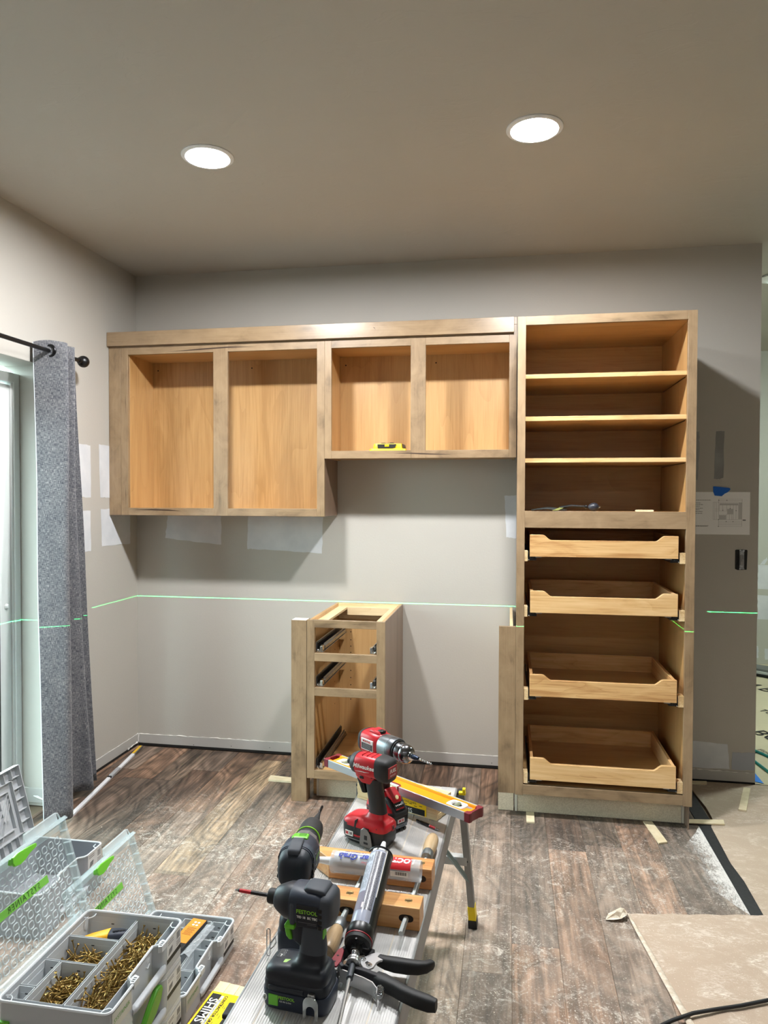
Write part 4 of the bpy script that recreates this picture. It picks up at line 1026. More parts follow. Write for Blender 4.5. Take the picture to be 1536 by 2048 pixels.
# --- third case: open grey box with its ribbed lid thrown back
def open_box():
    x0, x1, y0, y1, z1 = .350, .631, -1.790, -1.420, .152
    T = emp('storage_box', ((x0+x1)/2, (y0+y1)/2, 0), 'open empty grey case near the curtain with ribbed lid thrown back', 'tool case', world=True)
    P = case_outline(x0, x1, y0, y1)
    shell(P, .002, z1-.003, .003, .010).build('body', plain('case_grey_inner', (150, 152, 158), .45), T)
    MB().tube([(x, y, z1-.003) for x, y in P], .0032, 6, close=True).build('rim', MATS['case_rim'], T)
    side_label(T, x1, -1.516, -1.428, .088, .146)
    ym = (y0+y1)/2
    MB().loft([(ym-.083, .030, x1-.004, .0080, .007, 3), (ym-.07, .030, x1-.001, .0080, .0085, 3), (ym+.07, .030, x1-.001, .0080, .0085, 3), (ym+.083, .030, x1-.004, .0080, .007, 3)], 'y', 16).build('handle', M_GREY, T)
    MB().lathe((x0+.06, y1-.0032, .118), (0, -1, 0), [(.006, 0), (.006, .006), (.003, .009), (.003, .016), (0, .016)], 12).build('peg', M_STEEL, T)
    MB().tube([(x1-.004, y1-.026, z1-.009), (x1-.016, y1-.028, z1-.009), (x1-.025, y1-.02, z1-.009), (x1-.026, y1-.004, z1-.009)], .0016, 5).build('corner_loop', MATS['case_rim'], T)
    L = y1-y0; Hh = .292; M = lid_matrix(x0-.016, y0, .138, 15)
    mb = MB(); mb.M = M; mb.box(0, L, 0, Hh, -.003, 0); lid = mb.build('lid', plain('lid_grey', (176, 179, 183), .45), T, .002)
    rib = plain('lid_rib', (188, 191, 194), .45)
    mb = MB(); mb.M = M
    for a, b, c, d in ((0, L, 0, .003), (0, L, Hh-.003, Hh), (0, .003, 0, Hh), (L-.003, L, 0, Hh)): mb.box(a, b, c, d, 0, .024)
    mb.build('lid_rim', rib, T, .001)
    mb = MB(); mb.M = M
    for o in (.045, .075):
        mb.box(o, o+.0022, o, Hh-o, 0, .014).box(L-o-.0022, L-o, o, Hh-o, 0, .014).box(o, L-o, o, o+.0022, 0, .014).box(o, L-o, Hh-o-.0022, Hh-o, 0, .014)
    for k in range(1, 7):
        c = Hh*k/7; mb.box(L-.045, L-.003, c, c+.002, 0, .016).box(.003, .045, c, c+.002, 0, .016)
    for k in range(1, 9):
        c = L*k/9; mb.box(c, c+.002, .003, .045, 0, .016).box(c, c+.002, Hh-.045, Hh-.003, 0, .016)
    for s in (-1, 1):
        for k in range(3):
            p, q = Vector((L/2+s*.03, .06+.03*k, 0)), Vector((L/2+s*(L/2-.078), Hh-.12+.018*k, 0)); d = (q-p).normalized()*.0011; nrm = Vector((-d.y, d.x, 0))
            mb.prism([(p+nrm)[:2], (q+nrm)[:2], (q-nrm)[:2], (p-nrm)[:2]], 0, .012, 'xy')
    mb.box(L-.12, L-.095, Hh*.40, Hh*.66, 0, .008)
    mb.build('lid_ribs', rib, T, smooth=0)
open_box()

# --- packet of shims on the floor between the cases and the bench
def shim_strip(mb, x0, x1, y0, y1, z0, za, zb): # wedge: thick end za, thin end zb
    mb.add([(x0, y0, z0), (x1, y0, z0), (x1, y1, z0), (x0, y1, z0), (x0, y0, z0+za), (x1, y0, z0+za), (x1, y1, z0+zb), (x0, y1, z0+zb)], [(0, 3, 2, 1), (4, 5, 6, 7), (0, 1, 5, 4), (1, 2, 6, 5), (2, 3, 7, 6), (3, 0, 4, 7)])
    return mb
def shim_packet(loc, rz, nx, nz, wx, ly, th, label, along='y'):
    T = emp('shim_bundle', loc, label, 'shim bundle', rz=rz)
    W = W_PINEY if along == 'y' else W_PINEX
    for i in range(nx):
        for k in range(nz):
            flip = k % 2; j = rng.uniform(-.002, .002)
            mb = MB(); a, b = (th*1.22, th*.78) if flip else (th*.78, th*1.22)
            z0 = sum(0 for _ in ()) + k*th
            if along == 'y': mb.box(-wx*nx/2+i*wx+.0004, -wx*nx/2+(i+1)*wx-.0004, -ly/2+j, ly/2+j, z0, z0+th-.0004)
            else: mb.box(-ly/2+j, ly/2+j, -wx*nx/2+i*wx+.0004, -wx*nx/2+(i+1)*wx-.0004, z0, z0+th-.0004)
            mb.build('shim', W, T, .0004)
    return T
sp = shim_packet((1.372, -2.075, .001), rad(-6), 4, 6, .033, .250, .0082, 'yellow labelled packet of wooden shims on the floor beside the organizer')
def shim_label(T, x0, x1, y0, y1, z):
    bx('wrapper_label', M_YELB, T, x0, x1, y0, y1, z, z+.0004, 0)
    ex, ey = (0, -1, 0), (1, 0, 0); zz = z+.0010
    ym = (y0+y1)/2; L = y1-y0
    bx('label_block', M_INK, T, x0+.006, x0+.034, y0+.008, y1-.008, z+.0004, z+.0007, 0)
    lettering('SHIMS', .036, M_INKW, T, frame((x0+.0205, ym, zz), ex, ey), fat=.0004)
    bx('label_block', M_INKW, T, x0+.0355, x0+.0435, y0+.012, y1-.012, z+.0004, z+.0007, 0)
    lettering('NELSON WOOD SHIMS', .0095, M_INK, T, frame((x0+.0395, ym, zz), ex, ey))
    lettering('CONTRACTOR GRADE', .0125, M_INK, T, frame((x0+.0505, ym, zz), ex, ey), fat=.0003)
    bx('label_block', M_INK, T, x0+.082, x1-.004, y0+.006, y1-.058, z+.0004, z+.0007, 0)
    lettering('SHIMS', .032, M_INKW, T, frame((x0+.099, y1-.062, zz), ex, ey), fat=.0004, align='LEFT')
    mb = MB()
    for a, b, w in ((.060, .30, .012), (.066, .34, .008), (.060, .52, .010), (.068, .56, .012), (.060, .74, .012), (.068, .78, .008), (.074, .76, .010)):
        mb.box(x0+a, x0+a+.0012, y1-L*b-w, y1-L*b, z+.0004, z+.0007)
    mb.build('label_print', M_INK, T, smooth=0)
shim_label(sp, -.0662, .0662, -.066, .082, .0495)
vs = []
for j in range(6):
    for i in range(15): vs.append((-.062+.128*i/14, .088+.05*j/5, .0505-.009*j+.005*noise.noise(Vector((i*1.3, j*1.1, 4)))+.003*(i % 2)))
MB().add(vs, [(j*15+i, j*15+i+1, j*15+i+16, j*15+i+15) for j in range(5) for i in range(14)]).build('wrapper_film', clear('film_clear', (232, 236, 238), .16, .05), sp, smooth=0)
# ================================================================== WORK PLATFORM
DZ = .508
M_ALU = plain('worn_aluminium', (200, 199, 197), .45, .35, mottle=(14, (178, 177, 176)), bump=(60, .1))
M_ALUD = plain('dull_aluminium', (150, 150, 150), .5, .45, mottle=(10, (138, 138, 138)))
M_CAULKL = plain('dust_line', (206, 196, 180), .8)
def work_platform():
    T = emp('work_platform', (1.806, -2.14, 0), 'folding aluminium work platform with ribbed deck and yellow feet, tools on it', 'work platform', rz=rad(-1.85))
    # local frame: x across the deck (+-.151), y along it (far end +.60)
    y0, y1 = -.575, .595; hw = .151
    n = 6; w = 2*hw/n
    for k in range(n):
        a = -hw+k*w
        mb = MB().box(a+.0012, a+w-.0012, y0, y1, DZ-.012, DZ-.0008)
        for j in range(9): mb.box(a+.0022+j*(w-.004)/9, a+.0022+(j+.74)*(w-.004)/9, y0, y1, DZ-.0022, DZ)
        mb.build('deck_plank', M_ALU, T, smooth=0)
    for k in range(1, n): bx('joint_dust', M_CAULKL, T, -hw+k*w-.0012, -hw+k*w+.0012, y0, y1, DZ-.005, DZ-.0012, 0)
    for s in (-1, 1):
        MB().prism([(s*hw, DZ+.0), (s*(hw+.0045), DZ-.003), (s*(hw+.006), DZ-.03), (s*(hw+.004), DZ-.072), (s*hw, DZ-.076), (s*(hw-.004), DZ-.07), (s*(hw-.004), DZ-.004)], y0, y1, 'xz').build('side_rail', M_ALUD, T, .0008)
    for k in range(3): bx('deck_stain', plain('rust_stain', (150, 120, 92), .7), T, (.015, .06, -.02)[k], (.043, .074, .012)[k], (-.36, -.33, -.44)[k], (-.333, -.318, -.415)[k], DZ-.0008, DZ+.0002, 0)
    for sy, ye in ((1, y1), (-1, y0)):
        for s in (-1, 1):
            top = Vector((s*(hw+.018), (ye-.012) if sy > 0 else -.478, DZ-(.012 if sy > 0 else .036))); foot = Vector((s*(hw+.050), ye+sy*.095, .012))
            d = (foot-top); f1 = .86
            def sec(p, w, t): return [p+Vector((a*w, b*t, 0)) for a, b in ((-1, -1), (1, -1), (1, 1), (-1, 1))]
            lg = MB().rings([sec(top, .011, .017), sec(top+d*f1, .011, .017)]).build('leg', M_ALUD, T, .001)
            MB().rings([sec(top+d*f1, .0125, .0185), sec(top+d*.965, .013, .019)]).build('foot_cap', plain('foot_yellow', (236, 206, 10), .45), lg, .001)
            MB().rings([sec(top+d*.9652, .0145, .021), sec(foot+Vector((0, 0, -.0115)), .015, .0215)]).build('foot_pad', M_RUBBER, lg, .001)
            MB().rings([sec(top-d*.001, .0125, .0185), sec(top+Vector((0, 0, .010)), .012, .018)]).build('top_cap', M_RUBBER, lg, .003)
            for q in (.12, .5): MB().lathe(top+d*q+Vector((0, -.0172, 0)), (0, -1, 0), [(.0035, -.001), (.0035, .001), (0, .0012)], 8).build('rivet', M_DARKST, lg)
            if s == 1 and sy == 1: MB().box(top.x-.006, top.x+.016, top.y-.03, top.y-.014, DZ-.006, DZ+.002).box(top.x+.006, top.x+.015, top.y-.03, top.y-.014, DZ+.002, DZ+.014).build('release_lever', plain('foot_yellow', (236, 206, 10), .45), lg, .001)
        a = Vector((-(hw+.034), ye+sy*.035, .25)); b = Vector((hw+.034, ye+sy*.035, .25))
        MB().box(a.x, b.x, a.y-.014, a.y+.014, .24, .268).build('cross_bar', M_ALU, T, .001)
        for s in (-1, 1):
            MB().tube([(s*(hw+.04), ye+sy*.05, .175), (s*.06, ye-sy*.05, .40), (s*.05, ye-sy*.07, DZ-.03)], .008, 5).build('brace', plain('zinc_brace', (130, 150, 152), .45, .6), T)
work_platform()

# ================================================================== LEVEL ON ITS SHIM BUNDLE
far_sp = shim_packet((1.823, -1.705, DZ+.0006), rad(-24.6), 3, 6, .030, .290, .0095, 'wooden shim bundle with yellow label on the far end of the work platform', 'x')
bx('wrapper_label', M_YELB, far_sp, -.045, .110, -.0456, -.0452, .004, .056, 0)
bx('label_block', M_INK, far_sp, -.045, .105, -.0459, -.0456, .004, .022, 0)
lettering('SHIMS', .020, M_INKW, far_sp, frame((.035, -.0462, .010), (1, 0, 0), (0, 0, 1)))
for k, s in enumerate(('CONTRACTOR GRADE', 'WOOD SHIMS')): lettering(s, .008, M_INK, far_sp, frame((.02+.03*k, -.0462, .046-.011*k), (1, 0, 0), (0, 0, 1)))
mb = MB()
for k in range(8): mb.box(-.04+.018*k, -.03+.018*k, -.0462, -.0458, .026+.004*(k % 2), .0275+.004*(k % 2))
mb.build('label_print', M_INK, far_sp, smooth=0)

def spirit_level():
    L = .605; t = .0245; w = .064
    T = emp('spirit_level', (1.808, -1.736, DZ+.0596), 'yellow and silver spirit level with maroon end caps resting on the shim bundle', 'level', rz=rad(-34.2))
    a = L/2-.020
    # I-profile lying on its side: recessed yellow web between two silver measuring flanges
    bx('web', M_YELLOW, T, -a, a, -w/2+.004, w/2-.004, .004, t-.006, .0005)
    for s in (-1, 1):
        MB().prism([(s*(w/2-.0045), 0), (s*w/2, 0), (s*w/2, t), (s*(w/2-.0045), t)], -a, a, 'yz').build('measuring_face', plain('level_silver', (196, 200, 206), .34, .85), T, .0006)
        MB().prism([(s*(w/2-.0046), t-.006), (s*(w/2-.0046), t), (s*(w/2-.0105), t), (s*(w/2-.0135), t-.006)], -a, a, 'yz').build('flange_lip', M_YELLOW, T, .0006)
    for s in (-1, 1):
        MB().prism([(s*a, -w/2-.001), (s*(L/2-.002), -w/2-.001), (s*L/2, -w/2+.008), (s*(L/2-.003), -w/2+.016), (s*(L/2-.003), w/2-.016), (s*L/2, w/2-.008), (s*(L/2-.002), w/2+.001), (s*a, w/2+.001), (s*a, w/2-.012), (s*(a+.010), w/2-.018), (s*(a+.010), -w/2+.018), (s*a, -w/2+.012)], -.0008, t+.0008, 'xy').build('end_cap', M_MAROON, T, .001)
        c = s*(a-.050)
        MB().loft([(t-.0062, c, 0, .030, .0225, 4), (t-.002, c, 0, .029, .0215, 4), (t-.0015, c, 0, .019, .0145, 2.2), (t-.006, c, 0, .016, .012, 2.2)], 'z', 28).build('vial_frame', plain('vial_white', (232, 232, 226), .4), T)
        v = MB().cyl((c-.0, -.012, t-.006), (c, .012, t-.006), .0065, n=14).build('plumb_vial', plain('vial_fluid', (150, 156, 130), .12, .2), T)
        MB().loft([(t-.0061, s*(a-.022), .012*s, .017, .0055, 3), (t-.0054, s*(a-.022), .012*s, .0165, .005, 3)], 'z', 20).build('maker_badge', plain('badge_grey', (168, 170, 172), .35, .5), T)
    f = MB().box(-.030, .030, -w/2-.0006, -w/2+.010, .0015, t+.0006).build('centre_frame', plain('vial_cream', (224, 226, 206), .4), T, .001)
    MB().cyl((-.022, -w/2-.001, t*.62), (.022, -w/2-.001, t*.62), .0058, n=14).build('centre_vial', plain('vial_green', (198, 214, 170), .08), f)
    for s in (-1, 1):
        MB().box(s*.030-.003+s*.003, s*.030+.003+s*.003, -w/2-.0009, -w/2+.012, .0005, t+.0009).build('centre_trim', M_MAROON, T, .0005)
        MB().tube([(s*.006, -w/2-.0066, t*.62+.0030), (s*.006, -w/2-.0072, t*.62-.002)], .0006, 4).build('vial_line', M_INK, f)
    MB().prism([(-.033, -w/2+.011), (.033, -w/2+.011), (.028, -w/2+.018), (-.028, -w/2+.018)], t-.006, t+.001, 'xy').build('centre_bridge', M_MAROON, T, .0006)
spirit_level()

# ================================================================== DRIVERS AND DRILLS
def chuck_bit(T, x0, z, segs, tip, tipmat):
    """hex bit in sections: (x end, radius, material)"""
    x = x0
    for i, (x1, r, m, nm) in enumerate(segs):
        MB().cyl((x, 0, z), (x1, 0, z), r, n=8).build(nm, m, T); x = x1
    MB().lathe((x, 0, z), (1, 0, 0), [(segs[-1][1]*.7, 0), (segs[-1][1]*.75, (tip-x)*.5), (.0006, tip-x)], 8).build('bit_tip', tipmat, T)
def twist(T, x0, x1, z, r, mat, turns=5):
    mb = MB()
    for s in (0, math.pi):
        pts = [(x0+(x1-x0)*k/40, r*.6*math.cos(s+turns*2*math.pi*k/40), z+r*.6*math.sin(s+turns*2*math.pi*k/40)) for k in range(41)]
        mb.tube(pts, [r*.55*(1 if k < 37 else (40-k)/4+.05) for k in range(41)], 5)
    mb.build('drill_bit', mat, T)
NX, NZ = (-1, 0, 0), (0, 0, 1)

def impact_navy():
    T = emp('impact_driver', (1.757, -2.600, DZ), 'dark navy impact driver with lime accents, nearest tool, red bit pointing to the cases', 'impact driver', rz=rad(174))
    # battery
    MB().loft([(.0, .000, 0, .061, .036, 6), (.004, .000, 0, .065, .040, 5), (.030, .000, 0, .0665, .041, 5), (.034, .001, 0, .0655, .0400, 5)], 'z', 36).build('battery', M_NAVY, T, smooth=50)
    MB().loft([(.0342, .001, 0, .0640, .0385, 5), (.048, .001, 0, .0640, .0385, 5), (.052, .001, 0, .0615, .036, 5)], 'z', 36).build('battery_top', M_NAVYD, T, smooth=50)
    bx('battery_latch', M_NAVYD, T, -.020, .050, .0375, .0405, .037, .046, .002)
    # foot with control panel, blending into the handle
    MB().loft([(.0522, .002, 0, .062, .037, 5), (.064, .002, 0, .0620, .0370, 5), (.071, .001, 0, .0585, .0345, 4.5), (.0755, -.001, 0, .052, .030, 4), (.0775, -.012, 0, .038, .0265, 3.4), (.082, -.0205, 0, .0300, .0220, 2.8), (.090, -.0235, 0, .0268, .0192, 2.5), (.104, -.0242, 0, .0258, .0184, 2.4)], 'z', 36).build('foot', M_NAVYD, T, smooth=70)
    # handle
    MB().loft([(.100, -.0245, 0, .0268, .0188, 2.4), (.108, -.0248, 0, .0262, .0185, 2.4), (.130, -.0245, 0, .0245, .0178, 2.4), (.150, -.0255, 0, .0225, .0172, 2.4), (.168, -.027, 0, .0220, .0170, 2.6)], 'z', 30).build('handle_grip', M_NAVYL, T, smooth=70)
    MB().loft([(.112, -.006, 0, .0110, .0120, 2.6), (.120, .001, 0, .0150, .0135, 2.6), (.150, .004, 0, .0175, .0145, 2.6), (.166, .006, 0, .020, .0165, 2.6)], 'z', 24).build('handle_front', M_NAVYD, T, smooth=70)
    # head
    MB().loft([(-.068, 0, .189, .018, .018, 3), (-.065, 0, .189, .029, .026, 3.4), (-.058, 0, .189, .0345, .0300, 3.6), (-.038, 0, .190, .0355, .0315, 3.6), (-.010, 0, .190, .0355, .0325, 3.2), (.010, 0, .189, .0345, .0335, 2.8), (.013, 0, .189, .0340, .0330, 2.6)], 'x', 40).build('motor_housing', M_NAVY, T, smooth=60)
    MB().loft([(.0132, 0, .189, .0325, .0325, 2.4), (.024, 0, .189, .0315, .0318, 2.2), (.034, 0, .189, .0275, .0285, 2), (.045, 0, .190, .0220, .0225, 2), (.050, 0, .190, .0180, .0185, 2)], 'x', 36).build('gear_nose', M_NAVYD, T, smooth=60)
    MB().lathe((.0502, 0, .190), (1, 0, 0), [(.0115, 0), (.0132, .001), (.0138, .003), (.0138, .013), (.0128, .0155), (.006, .016)], 24).build('collet', M_RUBBER, T)
    chuck_bit(T, .066, .190, [(.072, .0035, M_DARKST, 'bit_shank'), (.104, .0037, M_BLACK, 'bit_sleeve'), (.128, .0036, M_RED, 'bit_band'), (.131, .0030, M_DARKST, 'bit_neck')], .139, M_CHROME)
    # soft rear cap and top pad
    MB().loft([(-.0695, 0, .189, .016, .017, 3), (-.0675, 0, .189, .0295, .0270, 3.4), (-.060, 0, .189, .0352, .0308, 3.6), (-.050, 0, .189, .0360, .0318, 3.6), (-.0495, 0, .189, .034, .030, 3.6)], 'x', 40).build('rear_bumper', M_NAVYL, T, smooth=60)
    MB().loft([(-.056, 0, .2195, .020, .0045, 3), (-.050, 0, .2215, .0225, .006, 4), (-.018, 0, .2230, .020, .006, 4), (-.012, 0, .2215, .017, .004, 3)], 'x', 24).build('top_pad', M_NAVYL, T, smooth=60)
    sd = .0352
    bx('side_band', M_NAVYL, T, .000, .0105, .026, sd+.0004, .162, .203, .004)
    pn = bx('name_plate', M_NAVYD, T, -.0465, -.004, sd-.002, sd+.0008, .163, .204, .0008)
    lettering('FESTOOL', .0100, M_INKG, pn, frame((-.0252, sd+.0011, .191), NX, NZ), fat=.0002)
    lettering('TID 18', .0060, M_INKW, pn, frame((-.0140, sd+.0011, .1810), NX, NZ), fat=.0002)
    lettering('EC TEC', .0060, M_INKW, pn, frame((-.0362, sd+.0011, .1810), NX, NZ), fat=.0002)
    bx('plate_line', M_INKGY, pn, -.044, -.008, sd+.0007, sd+.0011, .1715, .1720, 0); bx('plate_line', M_INKGY, pn, -.044, -.026, sd+.0007, sd+.0011, .1690, .1693, 0)
    for k in range(4): bx('vent', M_BLACK, T, -.0545, -.047, sd-.002, sd+.0012, .1615+.0105*k, .1690+.0105*k, .001)
    # controls
    MB().loft([(.141, .024, 0, .0055, .0105, 3), (.134, .0245, 0, .0065, .0108, 3), (.124, .0225, 0, .0065, .0105, 3), (.118, .0195, 0, .0045, .009, 3)], 'z', 18).build('trigger', M_GREEN, T)
    bx('direction_switch', M_GREEN, T, .004, .024, -.026, .0265, .1480, .1565, .0018)
    MB().loft([(.1175, -.045, 0, .0022, .008, 3), (.132, -.0447, 0, .0042, .010, 3), (.146, -.0465, 0, .0022, .008, 3)], 'z', 14).build('grip_stripe', M_GREEN, T)
    M = frame((.024, .016, .0762), (-1, 0, .06), (-.1, -1, .25))
    mb = MB(); mb.M = M; mb.prism([(-.008, -.009), (.008, -.008), (.006, .009), (-.006, .008)], -.003, .0012, 'xy').build('mode_button', plain('button_lime', (150, 190, 84), .5), T, .001)
    bx('control_panel', plain('panel_black', (28, 30, 34), .5), T, .030, .050, -.022, .004, .0745, .0765, .002)
    lettering('T', .010, M_INKW, T, frame((.042, -.002, .0768), NX, (0, -1, 0)))
    for k in range(3): MB().lathe((.038, -.018+.007*k, .0764), (0, 0, 1), [(.0028, 0), (.0028, .0005), (.0018, .0005), (.0018, .0)], 10, False).build('led_ring', M_INKGY, T)
    by = .0411
    bx('green_square', M_GREEN, T, .030, .049, by-.0015, by+.0008, .0100, .0300, .0006)
    lettering('FESTOOL', .0078, M_INKG, T, frame((.0130, by+.0008, .0265), NX, NZ), fat=.0002)
    lettering('4,0 Ah Li-Ion', .0045, M_INKW, T, frame((.0150, by+.0008, .0200), NX, NZ))
    # bluetooth-like rune badge
    MB().loft([(by-.001, .0225, .056, .0062, .0036, 2), (by+.0006, .0225, .056, .0062, .0036, 2)], 'y', 16).build('badge', M_INKW, T, smooth=0)
    MB().tube([(.0585, by+.0009, .0245), (.0540, by+.0009, .0200), (.0562, by+.0009, .0178), (.0562, by+.0009, .0270), (.0540, by+.0009, .0248), (.0585, by+.0009, .0203)], .0004, 4).build('badge_rune', M_INK, T)
    # steel belt hook: screwed block and a horseshoe of flat steel
    bx('hook_block', M_STEEL, T, -.044, -.030, by-.003, by+.005, .034, .046, .002)
    MB().lathe((-.037, by+.005, .040), (0, 1, 0), [(.0045, 0), (.0045, .0012), (.002, .0014), (.002, .0004)], 12, False).build('hook_screw', M_CHROME, T)
    def U(w, top, bot): return [(-.037-w, bot)]+[(-.037+w*math.cos(t), top+w*math.sin(t)) for t in [math.pi-math.pi*k/12 for k in range(13)]]+[(-.037+w, bot)]
    o = U(.0148, .027, -.001); i = U(.0082, .016, .001)
    n_ = len(o); mb = MB(); vs = []
    for y in (by+.0058, by+.0076):
        vs += [(x, y, z+.0022) for x, z in o]+[(x, y, z+.0022) for x, z in i]
    fs = []
    for k in range(n_-1): fs += [(k, k+1, n_+k+1, n_+k), (2*n_+k, 3*n_+k, 3*n_+k+1, 2*n_+k+1), (k, 2*n_+k, 2*n_+k+1, k+1), (n_+k, n_+k+1, 3*n_+k+1, 3*n_+k)]
    fs += [(0, n_, 3*n_, 2*n_), (n_-1, 3*n_-1, 4*n_-1, 2*n_-1)]
    mb.add(vs, fs).build('belt_hook', M_CHROME, T, .0005)
impact_navy()

def drill_navy():
    T = emp('drill_driver', (1.703, -2.424, DZ), 'dark navy drill driver with lime ring, standing behind the navy impact driver, facing away', 'drill', rz=rad(93.5))
    z = .186
    MB().loft([(.0, .0, 0, .056, .036, 6), (.004, .0, 0, .060, .040, 5), (.046, .0, 0, .060, .040, 5), (.052, .0, 0, .057, .037, 5)], 'z', 36).build('battery', M_NAVY, T, smooth=50)
    MB().loft([(.0522, .002, 0, .060, .0385, 4.5), (.064, .002, 0, .060, .0385, 4), (.078, .0, 0, .050, .034, 3.5), (.090, -.006, 0, .032, .026, 3), (.104, -.012, 0, .024, .018, 2.4)], 'z', 36).build('foot', M_NAVYD, T, smooth=70)
    MB().loft([(.100, -.013, 0, .025, .018, 2.4), (.125, -.012, 0, .0235, .0175, 2.4), (.155, -.012, 0, .0225, .018, 2.4)], 'z', 30).build('handle_grip', M_NAVYL, T, smooth=70)
    MB().loft([(-.078, 0, z-.004, .016, .018, 3), (-.074, 0, z-.004, .027, .030, 3), (-.064, 0, z-.002, .033, .036, 3), (-.045, 0, z, .0355, .0375, 2.8)], 'x', 40).build('rear_cap', plain('cap_navy', (26, 34, 46), .5), T, smooth=60)
    MB().loft([(-.0448, 0, z, .0365, .0385, 2.8), (-.020, 0, z, .0385, .0395, 2.8), (.006, 0, z, .0380, .0385, 2.6), (.022, 0, z, .0362, .0362, 2.3), (.030, 0, z, .0340, .034, 2.1)], 'x', 40).build('motor_housing', M_NAVY, T, smooth=60)
    gb = plain('gearbox_grey', (132, 130, 130), .34, .5)
    MB().lathe((.0302, 0, z), (1, 0, 0), [(.0335, 0), (.0345, .002), (.0335, .012), (.0305, .022), (.0285, .0225)], 10).build('gearbox', gb, T, .0015, smooth=20)
    MB().lathe((.053, 0, z), (1, 0, 0), [(.0265, 0), (.0275, .002), (.0275, .015), (.0265, .017)], 32).build('clutch_ring', M_NAVYD, T)
    MB().lathe((.0702, 0, z), (1, 0, 0), [(.0268, 0), (.0286, .001), (.0286, .0035), (.0268, .0045)], 32).build('lime_ring', M_INKG, T)
    MB().lathe((.0750, 0, z), (1, 0, 0), [(.0262, 0), (.0278, .002), (.0278, .018), (.0272, .038), (.0245, .054), (.0190, .064), (.0165, .0645)], 36).build('chuck', M_RUBBER, T)
    MB().lathe((.1396, 0, z), (1, 0, 0), [(.0135, 0), (.0120, .006), (.0060, .045), (.0036, .060), (.0034, .064)], 20).build('bit_holder', M_RUBBER, T)
    twist(T, .196, .246, z, .0030, plain('bit_black', (36, 34, 34), .35, .8))
    # top: two-speed switch, soft pad, cross band
    mb = MB().loft([(-.008, 0, z+.0372, .0165, .004, 4), (-.004, 0, z+.0385, .0180, .004, 4), (.016, 0, z+.0360, .0165, .0035, 4), (.020, 0, z+.0345, .0150, .003, 4)], 'x', 20).build('speed_switch', M_GREEN, T, smooth=60)
    bx('switch_notch', M_GREEND, mb, .001, .010, -.012, .003, z+.0395, z+.0425, .0008)
    MB().loft([(-.066, 0, z+.0345, .011, .004, 4), (-.060, 0, z+.0375, .0140, .005, 4), (-.030, 0, z+.0415, .0135, .0045, 4), (-.016, 0, z+.0405, .0125, .0045, 4), (-.012, 0, z+.037, .011, .003, 4)], 'x', 20).build('top_pad', M_NAVYL, T, smooth=60)
    MB().loft([(-.040, 0, z, .0385, .0395, 2.8), (-.026, 0, z, .0395, .0405, 2.8)], 'x', 40).build('cross_band', plain('band_blue', (52, 62, 76), .55), T, smooth=60)
    for s in (-1, 1):
        for k in range(4): bx('vent', M_BLACK, T, -.050+.003*k, -.036, s*.0365-.002, s*.0365+.002, z-.026+.0115*k, z-.0185+.0115*k, .001)
        bx('name_plate', M_NAVYD, T, -.022, .018, s*.0378-.001, s*.0378+.0012, z-.020, z+.014, .001)
    lettering('FESTOOL', .010, M_INKG, T, frame((-.002, -.0392, z+.003), (1, 0, 0), NZ), fat=.0002)
    lettering('T 18', .007, M_INKW, T, frame((-.033, -.0412, z-.004), (1, 0, 0), NZ))
    MB().loft([(.139, .022, 0, .0055, .0105, 3), (.128, .0225, 0, .0065, .0108, 3), (.116, .0185, 0, .0045, .009, 3)], 'z', 18).build('trigger', M_GREEN, T)
    MB().lathe((.030, -.012, .0800), (0, 0, 1), [(.0125, 0), (.0135, .003), (.0135, .010), (.010, .012), (.0, .012)], 20).build('torque_wheel', M_GREEN, T)
    # wire bit clip hooked on the foot
    lp = [(-.066, .052+.0035*math.cos(t), .008+.0035*math.sin(t)) for t in [math.pi+math.pi*k/6 for k in range(7)]]+[(-.066, .052+.0035*math.cos(t), .058+.0035*math.sin(t)) for t in [math.pi*k/6 for k in range(7)]]
    MB().tube(lp, .0011, 6, close=True).build('wire_clip', M_CHROME, T)
    MB().tube([(-.066, .049, .030), (-.058, .044, .034), (-.050, .042, .036), (-.050, .040, .024), (-.058, .043, .020), (-.066, .049, .018)], .0012, 6).build('clip_bracket', M_CHROME, T)
drill_navy()

